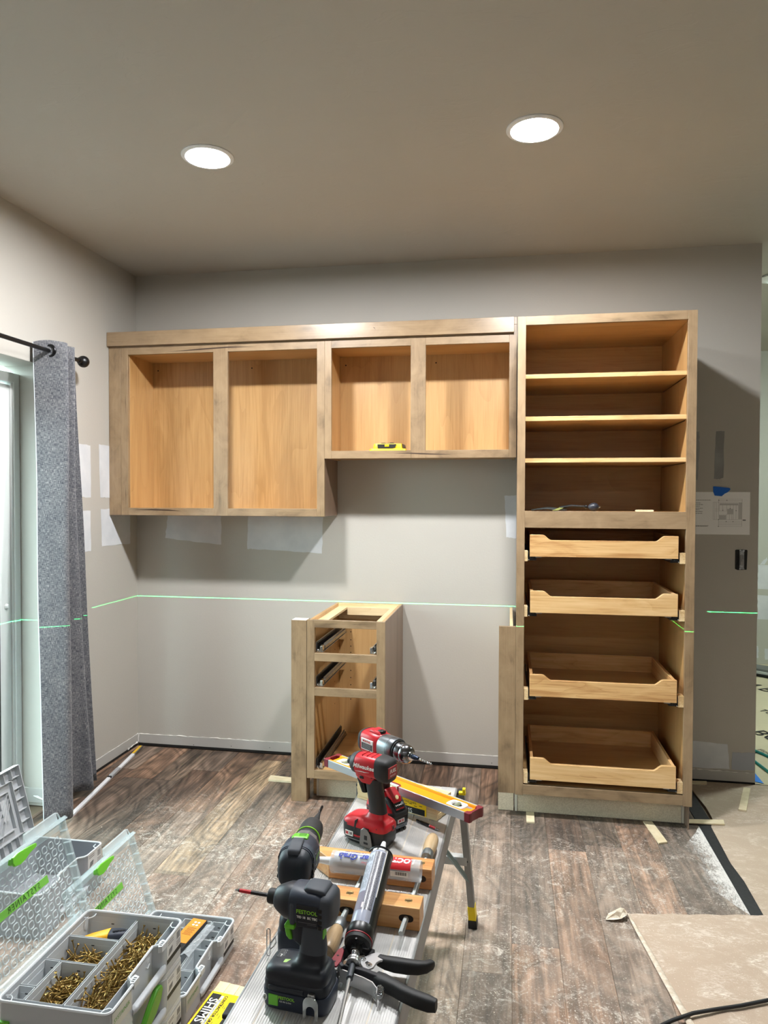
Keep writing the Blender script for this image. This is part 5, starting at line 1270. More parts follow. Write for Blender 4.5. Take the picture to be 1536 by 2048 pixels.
def m18_battery(T, f0, f1, h, label_side):
    """slab battery with clipped lower edge"""
    xm, hx = (f0+f1)/2, (f1-f0)/2
    MB().loft([(.0, xm, 0, hx-.012, .030, 5), (.006, xm, 0, hx-.006, .034, 5), (.016, xm, 0, hx-.001, .0385, 5), (h-.004, xm, 0, hx, .0395, 5), (h, xm, 0, hx-.002, .038, 5)], 'z', 36).build('battery', plain('battery_black', (24, 24, 26), .45), T, smooth=40)
MW_BLK = plain('soft_black', (30, 29, 31), .6)
def impact_red():
    T = emp('impact_driver', (1.755, -1.952, DZ), 'red and black impact driver standing on its battery in front of the yellow level', 'impact driver', rz=rad(155.7))
    m18_battery(T, -.083, .062, .056, 1)
    # red foot sits over the battery like a saddle
    MB().loft([(.0475, -.012, 0, .0715, .0398, 5), (.058, -.012, 0, .0712, .0396, 5), (.065, -.014, 0, .066, .0365, 4.5), (.0695, -.018, 0, .058, .032, 4), (.0715, -.030, 0, .040, .0265, 3.4), (.077, -.036, 0, .0305, .0220, 2.8), (.088, -.039, 0, .0268, .0194, 2.4)], 'z', 36).build('foot', M_RED, T, smooth=50)
    for s in (-1, 1): MB().prism([(.010, .0375), (.016, .0375), (.012, .066), (.006, .070), (.004, .066)], s*.0335-.004, s*.0335+.0065, 'xz').build('foot_groove', MW_BLK, T, .001)
    bx('fuel_gauge', MW_BLK, T, .004, .036, -.014, .014, .060, .0665, .003)
    MB().loft([(.086, -.0395, 0, .0265, .0190, 2.4), (.100, -.0385, 0, .0250, .0185, 2.4), (.130, -.0330, 0, .0245, .0180, 2.4), (.160, -.0270, 0, .0245, .0178, 2.4), (.180, -.024, 0, .028, .0185, 2.6)], 'z', 30).build('handle_grip', MW_BLK, T, smooth=70)
    MB().loft([(.136, .002, 0, .009, .0125, 2.6), (.150, .008, 0, .010, .013, 2.6), (.170, .016, 0, .012, .0135, 2.6)], 'z', 20).build('trigger', M_BLACK, T)
    z = .213
    MB().loft([(.166, -.012, 0, .026, .0185, 3), (.180, -.006, 0, .036, .022, 3), (.196, -.008, 0, .040, .026, 3)], 'z', 28).build('neck', M_RED, T, smooth=60)
    MB().loft([(-.056, 0, z, .0290, .0285, 3.4), (-.050, 0, z, .0305, .0300, 3.4), (-.010, 0, z, .0305, .0295, 3.2), (.018, 0, z, .0300, .0285, 2.6), (.026, 0, z, .0285, .0275, 2.3)], 'x', 40).build('motor_housing', M_RED, T, smooth=60)
    rb = MB().loft([(-.086, 0, z-.004, .020, .022, 4), (-.083, 0, z-.004, .0275, .0285, 4), (-.076, 0, z-.003, .031, .0315, 4), (-.058, 0, z-.001, .0325, .0320, 3.6), (-.046, 0, z+.002, .0318, .0300, 3.4), (-.0455, 0, z+.002, .029, .028, 3.4)], 'x', 40).build('rear_bumper', MW_BLK, T, smooth=60)
    bx('rear_badge', plain('badge_red', (150, 20, 32), .4), T, -.0875, -.0845, -.021, .021, z-.019, z+.011, .0015)
    lettering('FUEL', .0135, M_INKW, T, frame((-.0879, 0, z-.001), (0, -1, 0), NZ), fat=.0003, shear=.2)
    lettering('BRUSHLESS', .0052, M_INKW, T, frame((-.0879, 0, z-.0125), (0, -1, 0), NZ))
    MB().loft([(.0245, 0, z, .0300, .0290, 2.3), (.034, 0, z, .0295, .0285, 2.1), (.042, 0, z, .0245, .0240, 2), (.045, 0, z, .020, .020, 2)], 'x', 36).build('nose_bumper', plain('nose_grey', (52, 52, 55), .5), T, smooth=60)
    MB().lathe((.0452, 0, z), (1, 0, 0), [(.0095, 0), (.0125, .001), (.0128, .010), (.0110, .014), (.004, .0145), (.004, .010)], 24).build('collet', M_BLACK, T)
    for k in range(3): bx('housing_rib', plain('rib_red', (160, 16, 30), .4), T, -.030+.016*k, -.0285+.016*k, -.018, .018, z+.0272, z+.0308, .0005)
    yy = .0309
    def script(o, sz): lettering('Milwaukee', sz, M_INKW, T, frame(o, NX, NZ), fat=.0004, shear=.25)
    script((-.010, yy, z+.002), .0165)
    MB().prism([(.018, z-.0130), (-.002, z-.0105), (.000, z-.0128), (-.030, z-.0095), (-.012, z-.0128), (-.014, z-.0108)], yy-.0006, yy+.0002, 'xz').build('bolt_mark', M_INKW, T, smooth=0)
    lettering('FUEL', .0058, M_INKW, T, frame((-.030, .0232, z-.024), NX, NZ), shear=.2)
    bx('direction_switch', M_BLACK, T, -.006, .008, -.0235, .0245, .178, .187, .002)
    for k in range(2): bx('vent', M_BLACK, T, -.036-.009*k, -.030-.009*k, .0205, .0240, .186, .1885, .0004)
    # battery markings
    by = .0398
    wl = bx('white_badge', M_INKW, T, .018, .044, by-.0012, by+.0004, .0190, .0330, .0004)
    lettering('M', .0115, M_INKR, wl, frame((.0375, by+.0007, .026), NX, NZ), fat=.0006); lettering('18', .0105, M_INK, wl, frame((.0262, by+.0007, .026), NX, NZ), fat=.0004)
    lettering('REDLITHIUM', .0065, M_INKR, T, frame((-.004, by+.0006, .0245), NX, NZ), fat=.0003)
    bx('grey_line', M_INKGY, T, -.030, .046, by-.001, by+.0003, .0120, .0142, .0002)
    lettering('NB', .009, M_INK, T, frame((-.013, .0400, .0460), NX, NZ))
    for k in range(3): bx('foot_slot', MW_BLK, T, -.061+.006*k, -.0575+.006*k, .0335, .0385, .0555, .0590, .0006)
    # steel belt hook
    MB().prism([(-.034, .052), (-.022, .056), (-.012, .048), (-.008, .010), (-.014, .004), (-.044, .004), (-.050, .010), (-.044, .040)], by+.003, by+.0052, 'xz').build('belt_hook', plain('hook_grey', (128, 126, 124), .4, .7), T, .002)
    bx('hook_slot', M_BLACK, T, -.036, -.022, by+.0051, by+.0056, .012, .018, .0005); bx('hook_slot', M_BLACK, T, -.034, -.024, by+.0051, by+.0056, .024, .036, .0005)
    bx('hook_mount', MW_BLK, T, -.036, -.018, by-.006, by+.0035, .040, .054, .001)
    bx('foot_catch', plain('rib_red', (160, 16, 30), .4), T, -.0845, -.0815, -.014, -.002, .044, .060, .001); bx('catch_slot', M_BLACK, T, -.0855, -.084, -.011, -.005, .048, .056, .0005)
impact_red()

def drill_red():
    T = emp('hammer_drill', (1.800, -1.850, DZ), 'red and black hammer drill with long silver chuck, behind the red impact driver', 'drill', rz=rad(-38.5))
    m18_battery(T, -.066, .055, .055, 1)
    MB().loft([(.046, -.008, 0, .060, .0392, 5), (.062, -.010, 0, .056, .0375, 4), (.078, -.018, 0, .040, .030, 3.4), (.096, -.026, 0, .026, .020, 2.6)], 'z', 36).build('foot', M_RED, T, smooth=50)
    MB().prism([(.055, .040), (.056, .052), (.030, .086), (.012, .092), (.0, .080), (.0, .044)], -.026, .026, 'xz').build('gauge_housing', MW_BLK, T, .004)
    a = Vector((.055, 0, .0535)); b = Vector((.031, 0, .0855)); up = (b-a).normalized(); M = frame((a+b)/2+Vector((.0008, 0, .0006)), (0, 1, 0), up)
    decal(plain('gauge_black', (20, 18, 18), .25), T, M, .036, .030, 'gauge_panel', .0006)
    for k in range(4): decal(M_INKW, T, M @ Matrix.Translation((-.010+.006*k, .001, .0010)), .003, .003, 'gauge_light')
    MB().lathe(M @ Vector((.014, .003, .0008)), up.cross(Vector((0, 1, 0)))*-1, [(.0045, 0), (.0045, .0008), (0, .001)], 14).build('gauge_button', M_INKGY, T)
    lettering('REDLITHIUM', .0055, M_INKR, T, M @ Matrix.Translation((0, -.0095, .0011)))
    MB().prism([(.020, .084), (.040, .076), (.036, .092), (.012, .110), (-.002, .108)], -.017, .017, 'xz').build('light_pod', M_RED, T, .003)
    MB().lathe((.034, 0, .0905), (.75, 0, .45), [(.006, 0), (.006, .003), (.0, .004)], 14).build('work_light', plain('led_amber', (236, 220, 170), .2), T)
    MB().loft([(.092, -.028, 0, .026, .0190, 2.4), (.130, -.026, 0, .0245, .0182, 2.4), (.165, -.024, 0, .0245, .0182, 2.4), (.195, -.02, 0, .030, .020, 2.6)], 'z', 30).build('handle_grip', MW_BLK, T, smooth=70)
    z = .227
    MB().loft([(.186, -.030, 0, .040, .022, 3), (.200, -.030, 0, .048, .028, 3), (.212, -.030, 0, .050, .030, 3)], 'z', 28).build('neck', M_RED, T, smooth=60)
    MB().loft([(-.106, 0, z, .022, .022, 3), (-.103, 0, z, .031, .031, 3), (-.090, 0, z, .0350, .0345, 3), (-.0895, 0, z, .030, .030, 3)], 'x', 36).build('rear_cap', MW_BLK, T, smooth=60)
    MB().loft([(-.0900, 0, z, .0340, .0335, 3.2), (-.060, 0, z, .0345, .0350, 3.2), (-.022, 0, z, .0335, .0340, 2.8), (-.016, 0, z, .031, .031, 2.4)], 'x', 40).build('motor_housing', M_RED, T, smooth=60)
    MB().prism([(-.075, z+.032), (-.060, z+.042), (-.030, z+.040), (-.018, z+.030)], -.018, .018, 'xz').build('top_hump', M_RED, T, .004)
    bx('speed_slider', M_BLACK, T, -.040, -.020, -.009, .009, z+.034, z+.0425, .002)
    for k in range(3): MB().lathe((-.072+.006*k, -.021+.002*k, z+.030), (0, -.6, .8), [(.0022, -.002), (.0022, .0014), (0, .0014)], 8).build('vent_hole', M_BLACK, T)
    ye = -.0346
    pl = bx('name_plate', M_INKW, T, -.082, -.030, ye-.0012, ye+.002, z-.016, z+.016, .0008)
    bx('plate_dark', plain('plate_dark', (60, 40, 42), .5), pl, -.080, -.032, ye-.0016, ye-.001, z-.014, z+.004, .0002)
    lettering('M18 FUEL', .0085, M_INKR, pl, frame((-.056, ye-.0019, z+.0095), (1, 0, 0), NZ), fat=.0003)
    mb = MB()
    for k in range(5): mb.box(-.077+.001*k, -.036-.003*(k % 2), ye-.0021, ye-.0017, z-.0125+.0032*k, z-.0112+.0032*k)
    mb.build('plate_print', M_INKGY, pl, smooth=0)
    sil = plain('gear_silver', (134, 138, 142), .30, .9)
    MB().loft([(-.017, 0, z, .0330, .0330, 2.4), (.004, 0, z, .0345, .0345, 2.1), (.018, 0, z, .0345, .0345, 2)], 'x', 40).build('gear_case', sil, T, smooth=60)
    MB().lathe((.0182, 0, z), (1, 0, 0), [(.033, 0), (.0350, .001), (.0350, .018), (.0335, .022), (.031, .023)], 40).build('torque_collar', plain('collar_grey', (110, 114, 118), .32, .9), T)
    for k in range(12):
        t = 2*math.pi*k/12; MB().box(.020, .036, -.002, .002, .0342, .0358).build if False else None
    MB().lathe((.0414, 0, z), (1, 0, 0), [(.029, 0), (.0305, .001), (.0305, .004), (.029, .005)], 36).build('black_ring', M_BLACK, T)
    ck = plain('chuck_steel', (120, 122, 126), .22, 1)
    MB().lathe((.0466, 0, z), (1, 0, 0), [(.0262, 0), (.0275, .001), (.0275, .020), (.0268, .021), (.0268, .023), (.0272, .024), (.0268, .031), (.0225, .040), (.0150, .046), (.0140, .0462)], 40).build('chuck', ck, T)
    for r, h in ((.0277, .010), (.0277, .0155)): MB().lathe((.0466+h, 0, z), (1, 0, 0), [(r-.001, 0), (r, .0003), (r, .0012), (r-.001, .0015)], 40).build('chuck_groove', M_BLACK, T)
    MB().lathe((.0930, 0, z), (1, 0, 0), [(.0125, 0), (.0120, .003), (.0060, .004), (.0058, .0045)], 20).build('chuck_jaws', M_CHROME, T)
    MB().lathe((.0978, 0, z), (1, 0, 0), [(.0055, 0), (.0072, .003), (.0072, .014), (.0058, .018), (.0050, .026), (.004, .027)], 14).build('bit_holder', plain('holder_blue', (36, 48, 66), .35, .6), T)
    twist(T, .1250, .176, z, .0030, M_CHROME, 4)
    # battery front markings
    xf = .0552
    wl = bx('white_badge', M_INKW, T, xf-.001, xf+.0006, -.014, .012, .024, .036, .0004)
    lettering('M18', .0105, M_INKR, wl, frame((xf+.0009, -.001, .030), (0, 1, 0), NZ), fat=.0003)
    pl = bx('grey_plate', plain('plate_blue', (120, 130, 142), .5), T, xf-.001, xf+.0005, -.024, .022, .011, .021, .0003)
    lettering('XC5.0', .0075, M_INK, pl, frame((xf+.0008, -.001, .016), (0, 1, 0), NZ))
    for k in range(3): bx('battery_rib', M_BLACK, T, xf-.004, xf+.001, -.022+.016*k, -.014+.016*k, .002, .009, .001)
drill_red()

# ================================================================== HANDSCREW CLAMP
def handscrew():
    T = emp('handscrew_clamp', (1.81, -2.235, DZ), 'wooden handscrew clamp with two steel screws lying across the work platform', 'clamp', rz=rad(-3.0))
    zt = .0505
    def jaw(yc, rev):
        # plan outline: square heel on the right, long bevel at the tip on the left
        s = -1 if rev else 1
        P = [(.148, -.0275), (.148, .0275), (-.115, .0275), (-.158, -.010*s), (-.158, -.0275*s if s > 0 else -.0275), ]
        if rev: P = [(.148, -.0275), (.148, .0275), (-.158, .0275), (-.158, .012), (-.112, -.0275)]
        else: P = [(.148, -.0275), (.148, .0275), (-.108, .0275), (-.158, -.008), (-.158, -.0275)]
        j = MB().prism([(x, y+yc) for x, y in P], .0006, zt, 'xy').build('jaw', W_CLAMP, T, .0016)
        for x in (-.018, .118):
            MB().lathe((x, yc+.001, zt), (0, 0, 1), [(.0088, -.002), (.0088, .0004), (.0078, .0008), (.0070, .0004), (.0, .0003)], 20).build('pivot_nut', plain('aged_brass', (124, 100, 56), .4, .6), j)
            MB().box(x-.0060, x+.0060, yc+.0000, yc+.0020, zt-.0006, zt+.00055).build('nut_slot', M_GAP_SHADE, j, smooth=0)
            yf = yc-.0275
            oval = [(x+.0165*math.copysign(abs(math.cos(t))**.7, math.cos(t)), 0.0262+.0085*math.copysign(abs(math.sin(t))**.9, math.sin(t))) for t in [2*math.pi*k/20 for k in range(20)]]
            MB().prism(oval, yf-.0003, yf+.004, 'xz').build('slot_hole', plain('slot_brown', (40, 24, 12), .8), j, smooth=0)
        return j
    jaw(-.080, False); jaw(.090, True)
    def spindle(x, ya, yb, yh, dirn):
        """threaded rod from ya to yb with a turned handle at yh pointing dirn"""
        sc = MB(); n = 90; prof = []
        for k in range(n): prof += [(.0054, (yb-ya)*k/n), (.0064, (yb-ya)*(k+.5)/n)]
        sc.lathe((x, ya, .0265), (0, 1, 0), prof+[(.0040, yb-ya), (.0, yb-ya+.001)], 12)
        s = sc.build('screw', plain('galvanised', (172, 174, 172), .42, .8), T, smooth=0)
        d = Vector((0, dirn, 0)); o = Vector((x, yh, .0265))
        MB().lathe(o, d, [(.009, -.012), (.0135, -.010), (.0145, 0), (.0145, .016), (.0135, .018)], 24).build('ferrule', plain('ferrule_grey', (132, 138, 140), .4, .8), s)
        MB().lathe(o+d*.0182, d, [(.0140, 0), (.0165, .010), (.0178, .030), (.0180, .052), (.0165, .074), (.0130, .086), (.0070, .0915), (.0, .0925)] if dirn > 0 else
                   [(.0130, 0), (.0160, .012), (.0182, .036), (.0190, .060), (.0188, .080), (.0170, .0832), (.0, .0838)], 28).build('handle', W_HANDLE, s)
    spindle(.118, -.165, .155, .175, 1)
    spindle(-.018, -.150, .185, -.163, -1)
handscrew()

# ================================================================== SEALANT TUBE AND CAULKING GUN
def cyl_text(parent, s, size, mat, x, ang, r, o, ax, up, side, flip=False, **kw):
    """text wrapped round a cylinder: reads along ax, rises around the girth, centred at angle ang (0 = up, + towards side)"""
    o, ax, up, side = map(Vector, (o, ax, up, side))
    def fn(u, v):
        if flip: u, v = -u, -v
        t = ang-v/r
        return o+ax*(x+u)+(up*math.cos(t)+side*math.sin(t))*r
    return lettering(s, size, mat, parent, fn=fn, **kw)
def cyl_patch(parent, mat, x0, x1, t0, t1, r, o, ax, up, side, name='label', n=14):
    o, ax, up, side = map(Vector, (o, ax, up, side)); vs = []
    for k in range(n+1):
        t = t0+(t1-t0)*k/n
        for x in (x0, x1): vs.append(o+ax*x+(up*math.cos(t)+side*math.sin(t))*r)
    return MB().add(vs, [(2*k, 2*k+1, 2*k+3, 2*k+2) for k in range(n)]).build(name, mat, parent, smooth=60)
M_MILK = clear('milky_plastic', (222, 226, 230), .34, .2)
M_SEALANT = plain('clear_sealant', (196, 200, 206), .35)
def sealant_tube():
    T = emp('sealant_tube', (1.832, -2.201, DZ+.0585), 'white and red sealant cartridge with blue lettering lying across the clamp screws', 'sealant tube', rz=rad(-2.6))
    r = .0248; h0, h1 = -.112, .106
    o, ax, up, sd = (0, 0, 0), (1, 0, 0), (0, 0, 1), (0, -1, 0)
    MB().lathe((h0, 0, 0), (1, 0, 0), [(.0085, -.006), (.0200, -.005), (.0255, -.002), (.0258, .006), (r, .010), (r, h1-h0-.004), (r+.0006, h1-h0), (r-.001, h1-h0), (r-.0012, h1-h0-.022), (.0, h1-h0-.022)], 36).build('barrel', M_MILK, T)
    MB().lathe((h0+.004, 0, 0), (1, 0, 0), [(.0, 0), (r-.0016, .001), (r-.0016, .178), (0, .179)], 28).build('sealant', M_SEALANT, T)
    MB().lathe((h0-.004, 0, 0), (-1, 0, 0), [(.0098, 0), (.0095, .008), (.0040, .070), (.0034, .074), (0, .0742)], 18).build('nozzle', clear('nozzle_white', (226, 230, 234), .85, .35), T)
    rr = r+.0004
    cyl_patch(T, M_INKR, .030, .084, -.78, 1.18, rr, o, ax, up, sd, 'red_label')
    cyl_patch(T, clear('label_sheer', (232, 236, 244), .75, .3), -.097, .030, -.9, .10, rr, o, ax, up, sd, 'white_label')
    q = rr+.0003
    cyl_text(T, 'LOCTITE', .0205, M_INKW, .052, .22, q+.0002, o, ax, up, sd, True, fat=.0009, shear=.15)
    cyl_text(T, 'POWER GRAB', .0010, M_INKW, .09, 2.6, q, o, ax, up, sd, True) if False else None
    cyl_text(T, 'Power Grab', .0235, M_INKW, -.036, .40, q, o, ax, up, sd, True, fat=.0013, shear=.15)
    cyl_text(T, 'Power Grab', .0235, M_INKB, -.036, .40, q+.0003, o, ax, up, sd, True, fat=.0010, shear=.15)
    cyl_text(T, 'ULTIMATE', .0115, M_INKB, -.056, -.36, q+.0002, o, ax, up, sd, True, fat=.0004, shear=.15)
    cyl_text(T, 'Crystal Clear', .0080, M_INKR, -.016, .92, q, o, ax, up, sd, True)
    mb = MB()
    for k in range(15):
        pass
    cyl_patch(T, M_INKW, .036, .080, 1.30, 1.82, rr, o, ax, up, sd, 'barcode_field')
    for k in range(11): cyl_patch(T, M_INK, .048+.0026*k, .0492+.0026*k+.0006*(k % 2), 1.36, 1.66, rr+.0002, o, ax, up, sd, 'bar', 4)
    for k in range(2): cyl_patch(T, M_INKGY, -.094, .02, 1.36+.10*k, 1.40+.10*k, rr, o, ax, up, sd, 'fine_print', 3)
sealant_tube()

def caulk_gun():
    T = emp('caulking_gun', (1.84, -2.46, DZ), 'black caulking gun with silver lever plate lying with its cartridge over the clamp', 'caulking gun', world=True)
    A = Vector((1.8420, -2.455, DZ+.0500)); B = Vector((1.8485, -2.258, DZ+.1120))
    ax = (B-A).normalized(); sd = Vector((1, 0, 0)); sd = (sd-ax*sd.dot(ax)).normalized(); up = sd.cross(ax)
    L = (B-A).length; r = .0262
    # half-round black trough on the right and underside
    mb = MB(); vs = []; n = 14
    for x in (-.006, L+.004):
        for rr in (r+.0006, r+.0024):
            for k in range(n+1):
                t = .70+(2.9-.70)*k/n; vs.append(A+ax*x+(up*math.cos(t)+sd*math.sin(t))*rr)
    m = n+1; fs = []
    for k in range(n): fs += [(k, k+1, 2*m+k+1, 2*m+k), (m+k, 3*m+k, 3*m+k+1, m+k+1), (k, m+k, m+k+1, k+1), (2*m+k, 2*m+k+1, 3*m+k+1, 3*m+k)]
    fs += [(0, 2*m, 3*m, m), (n, m+n, 3*m+n, 2*m+n)]
    MB().add(vs, fs).build('barrel_trough', M_BLACK, T, smooth=50)
    MB().tube([A+ax*(L*.35)+(up*math.cos(.72)+sd*math.sin(.72))*(r+.0022), A+ax*(L*.98)+(up*math.cos(.72)+sd*math.sin(.72))*(r+.0022)], .0010, 5).build('dry_caulk_edge', M_CAULK, T)
    MB().tube([A+ax*(L+.002)+(up*math.cos(t)+sd*math.sin(t))*(r+.0014) for t in [-1.2+.2*k for k in range(22)]], .0024, 6).build('front_hoop', M_BLACK, T)
    MB().lathe(A-ax*.001, -ax, [(r-.003, -.006), (r+.003, -.005), (r+.0036, 0), (r+.0036, .014), (r+.002, .018), (r-.002, .019)], 36).build('rear_ring', M_BLACK, T)
    MB().lathe(A-ax*.0185, -ax, [(r+.001, 0), (r+.0030, .0004), (r+.0030, .0022), (r+.001, .0026)], 36).build('red_ring', plain('ring_red', (150, 26, 40), .4), T)
    hub = A-ax*.0215
    MB().lathe(hub, -ax, [(r+.002, 0), (r+.0015, .008), (r-.004, .013), (.012, .0135), (.0115, .024), (.008, .025)], 28).build('swivel_hub', M_RUBBER, T)
    for k in range(8):
        t = 2*math.pi*k/8; d = up*math.cos(t)+sd*math.sin(t)
        MB().tube([hub-ax*.012+d*.010, hub-ax*.0128+d*(r-.002)], .0022, 5).build('hub_rib', M_BLACK, T)
    # drive rod, spring, catch
    R0 = hub-ax*.02; R1 = Vector((1.849, -2.69, DZ+.020))
    dr = (R1-R0).normalized()
    rodp = MB(); prof = [(.0033+.0005*(k % 2), (R1-R0).length*k/70) for k in range(71)]
    rodp.lathe(R0, dr, prof, 8).build('drive_rod', plain('rod_steel', (190, 190, 188), .3, .9), T)
    MB().tube([R0+dr*(.002+.0222*k/60)+(Vector((1, 0, 0))*math.cos(k*.62)+dr.cross(Vector((1, 0, 0)))*math.sin(k*.62))*.0075 for k in range(61)], .0011, 5).build('spring', M_CHROME, T)
    MB().lathe(R0+dr*.026, dr, [(.012, 0), (.0135, .001), (.0135, .006), (.012, .007), (.0135, .008), (.0135, .013), (.012, .014)], 20).build('catch_plates', M_STEEL, T)
    MB().lathe(R0+dr*.042, dr, [(.0068, 0), (.0068, .034)], 14).build('rod_sleeve', M_DARKST, T)
    # frame: lying flat, four-sided loop
    def flat(name, mat, P, za, zb, bev=.001): return MB().prism(P, DZ+za, DZ+zb, 'xy').build(name, mat, T, bev)
    flat('frame_left', plain('frame_black', (40, 40, 44), .45, .3), [(1.826, -2.466), (1.816, -2.474), (1.806, -2.492), (1.812, -2.536), (1.822, -2.546), (1.828, -2.540), (1.820, -2.530), (1.815, -2.494), (1.823, -2.480), (1.832, -2.474)], .012, .036, .002)
    flat('red_plate', M_MAROON, [(1.8095, -2.489), (1.8165, -2.496), (1.8185, -2.531), (1.8130, -2.549), (1.8010, -2.547), (1.7965, -2.535), (1.8040, -2.497)], .034, .0375)
    for p in ((1.808, -2.516), (1.806, -2.535)): MB().lathe((*p, DZ+.0375), (0, 0, 1), [(.0024, -.001), (.0024, .0004), (0, .0005)], 10).build('plate_hole', M_BLACK, T)
    flat('corner_block', M_BLACK, [(1.800, -2.544), (1.8185, -2.548), (1.8180, -2.558), (1.803, -2.556)], .004, .030, .003)
    P = [Vector((1.8185, -2.545)), Vector((1.840, -2.552)), Vector((1.868, -2.562)), Vector((1.888, -2.572)), Vector((1.900, -2.588)), Vector((1.9015, -2.601))]
    mb = MB(); vs = []
    for p in P: vs += [(p.x, p.y, DZ+.030), (p.x, p.y, DZ+.004)]
    for p in P: vs += [(p.x+.0008, p.y+.0022, DZ+.030), (p.x+.0008, p.y+.0022, DZ+.004)]
    k6 = 2*len(P); fs = []
    for k in range(len(P)-1): fs += [(2*k, 2*k+1, 2*k+3, 2*k+2), (k6+2*k, k6+2*k+2, k6+2*k+3, k6+2*k+1), (2*k, 2*k+2, k6+2*k+2, k6+2*k), (2*k+1, k6+2*k+1, k6+2*k+3, 2*k+3)]
    fs += [(0, k6, k6+1, 1), (k6-2, k6-1, 2*k6-1, 2*k6-2)]
    MB().add(vs, fs).build('rear_plate', plain('lever_silver', (206, 206, 208), .3, .55), T, smooth=50)
    flat('frame_bar', plain('frame_black', (40, 40, 44), .45, .3), [(1.824, -2.538), (1.870, -2.550), (1.896, -2.560), (1.902, -2.550), (1.872, -2.540), (1.828, -2.529)], .016, .034, .002)
    flat('shoulder', plain('frame_black', (40, 40, 44), .45, .3), [(1.862, -2.468), (1.876, -2.472), (1.874, -2.484), (1.866, -2.490), (1.856, -2.484)], .010, .030, .002)
    flat('lever_plate', plain('lever_silver', (206, 206, 208), .3, .55), [(1.853, -2.510), (1.863, -2.504), (1.872, -2.494), (1.883, -2.488), (1.893, -2.490), (1.902, -2.497), (1.902, -2.509), (1.893, -2.512), (1.887, -2.520), (1.884, -2.534), (1.876, -2.542), (1.864, -2.538), (1.856, -2.526)], .030, .0345, .001)
    for p, rr in (((1.860, -2.515), .0052), ((1.8745, -2.531), .0060)):
        MB().lathe((*p, DZ+.0346), (0, 0, 1), [(rr, 0), (rr, .0014), (rr*.6, .0018), (rr*.55, .0040), (0, .0045)], 16).build('pivot_bolt', M_CHROME, T)
    flat('lever_slot', M_BLACK, [(1.8655, -2.522), (1.8690, -2.519), (1.8715, -2.521), (1.869, -2.526), (1.8655, -2.527)], .0344, .0348, 0)
    # two black handles swept to the right
    def grip(name, pts, rw, rh):
        pts = [Vector(p) for p in pts]; rs = []
        for i, p in enumerate(pts):
            d = (pts[min(i+1, len(pts)-1)]-pts[max(i-1, 0)]).normalized(); sx = Vector((-d.y, d.x, 0)).normalized(); uz = Vector((0, 0, 1))
            w, h = rw[i], rh[i]
            rs.append([p+sx*w*math.copysign(abs(math.cos(t))**.6, math.cos(t))+uz*h*math.copysign(abs(math.sin(t))**.6, math.sin(t)) for t in [2*math.pi*(j+.5)/14 for j in range(14)]])
        return MB().rings(rs).build(name, M_RUBBER, T, smooth=50)
    zc = DZ+.022
    grip('trigger_lever', [(1.888, -2.497, zc+.003), (1.903, -2.503, zc+.003), (1.922, -2.506, zc+.003), (1.945, -2.506, zc+.002), (1.968, -2.504, zc+.001), (1.982, -2.498, zc), (1.993, -2.488, zc), (1.996, -2.484, zc)], [.009, .010, .0108, .0105, .0098, .0092, .0075, .005], [.010, .012, .0135, .0135, .0125, .011, .009, .006])
    grip('fixed_handle', [(1.893, -2.548, zc), (1.905, -2.556, zc), (1.917, -2.562, zc), (1.932, -2.570, zc), (1.950, -2.581, zc), (1.975, -2.592, zc), (2.000, -2.600, zc), (2.014, -2.603, zc)], [.011, .0145, .0125, .0115, .0112, .0115, .0108, .008], [.012, .013, .0135, .0135, .0135, .0140, .0135, .011])
    MB().tube([(1.9045+.0075*math.cos(k*.7), -2.5725-.018*k/40+.001*math.sin(k*.7), DZ+.019+.0075*math.sin(k*.7)) for k in range(41)], .0010, 5).build('return_spring', M_CHROME, T)
    # the cartridge is a thing of its own
    C = emp('sealant_cartridge', A, 'clear sealant cartridge with dark printed text loaded in the caulking gun', 'sealant tube', world=True)
    MB().lathe(A-ax*.002, ax, [(r-.004, 0), (r-.0012, .001), (r-.0006, .004), (r-.0006, L-.004), (r-.003, L), (.010, L+.003), (.0085, L+.004)], 40).build('barrel', clear('cartridge_clear', (176, 182, 200), .86, .16), C)
    MB().lathe(A+ax*(L+.004), ax, [(.0105, 0), (.0100, .006), (.0052, .038), (.0048, .040), (.0, .0402)], 18).build('nozzle', clear('nozzle_white', (226, 230, 234), .85, .35), C)
    o = A-ax*.0
    ink = plain('print_bluegrey', (70, 76, 92), .6)
    cyl_patch(C, clear('label_pale', (206, 214, 226), .8, .3), .085, L-.012, -1.45, -.28, r-.0002, o, ax, up, sd, 'pale_label')
    cyl_patch(C, clear('label_smoke', (66, 68, 78), .88, .3), .035, L-.010, -.27, .62, r-.0002, o, ax, up, sd, 'text_label')
    cyl_patch(C, clear('label_mauve', (140, 134, 150), .7, .3), .035, .084, -1.45, -.28, r-.0002, o, ax, up, sd, 'text_label')
    w1 = plain('print_pale', (150, 152, 162), .6)
    for k in range(16):
        t = -.22+.052*k
        x = .040
        while x < L-.014:
            d = rng.uniform(.006, .022); cyl_patch(C, w1, x, min(x+d, L-.013), t, t+.017, r+.0001, o, ax, up, sd, 'fine_print', 1); x += d+.0022
    for k in range(9):
        t = -1.3+.11*k; x = .092
        while x < L-.05:
            d = rng.uniform(.010, .026); cyl_patch(C, ink, x, min(x+d, L-.045), t, t+.028, r+.0001, o, ax, up, sd, 'fine_print', 1); x += d+.004
    for k in range(5): cyl_patch(C, ink, L-.038+.0*k, L-.020-.004*(k % 2), -1.25+.19*k, -1.18+.19*k, r+.0001, o, ax, up, sd, 'print_block', 2)
    for k in range(6): cyl_patch(C, w1, .012+.0*k, .036, .30+.07*k, .335+.07*k, r+.0001, o, ax, up, sd, 'bar', 2)
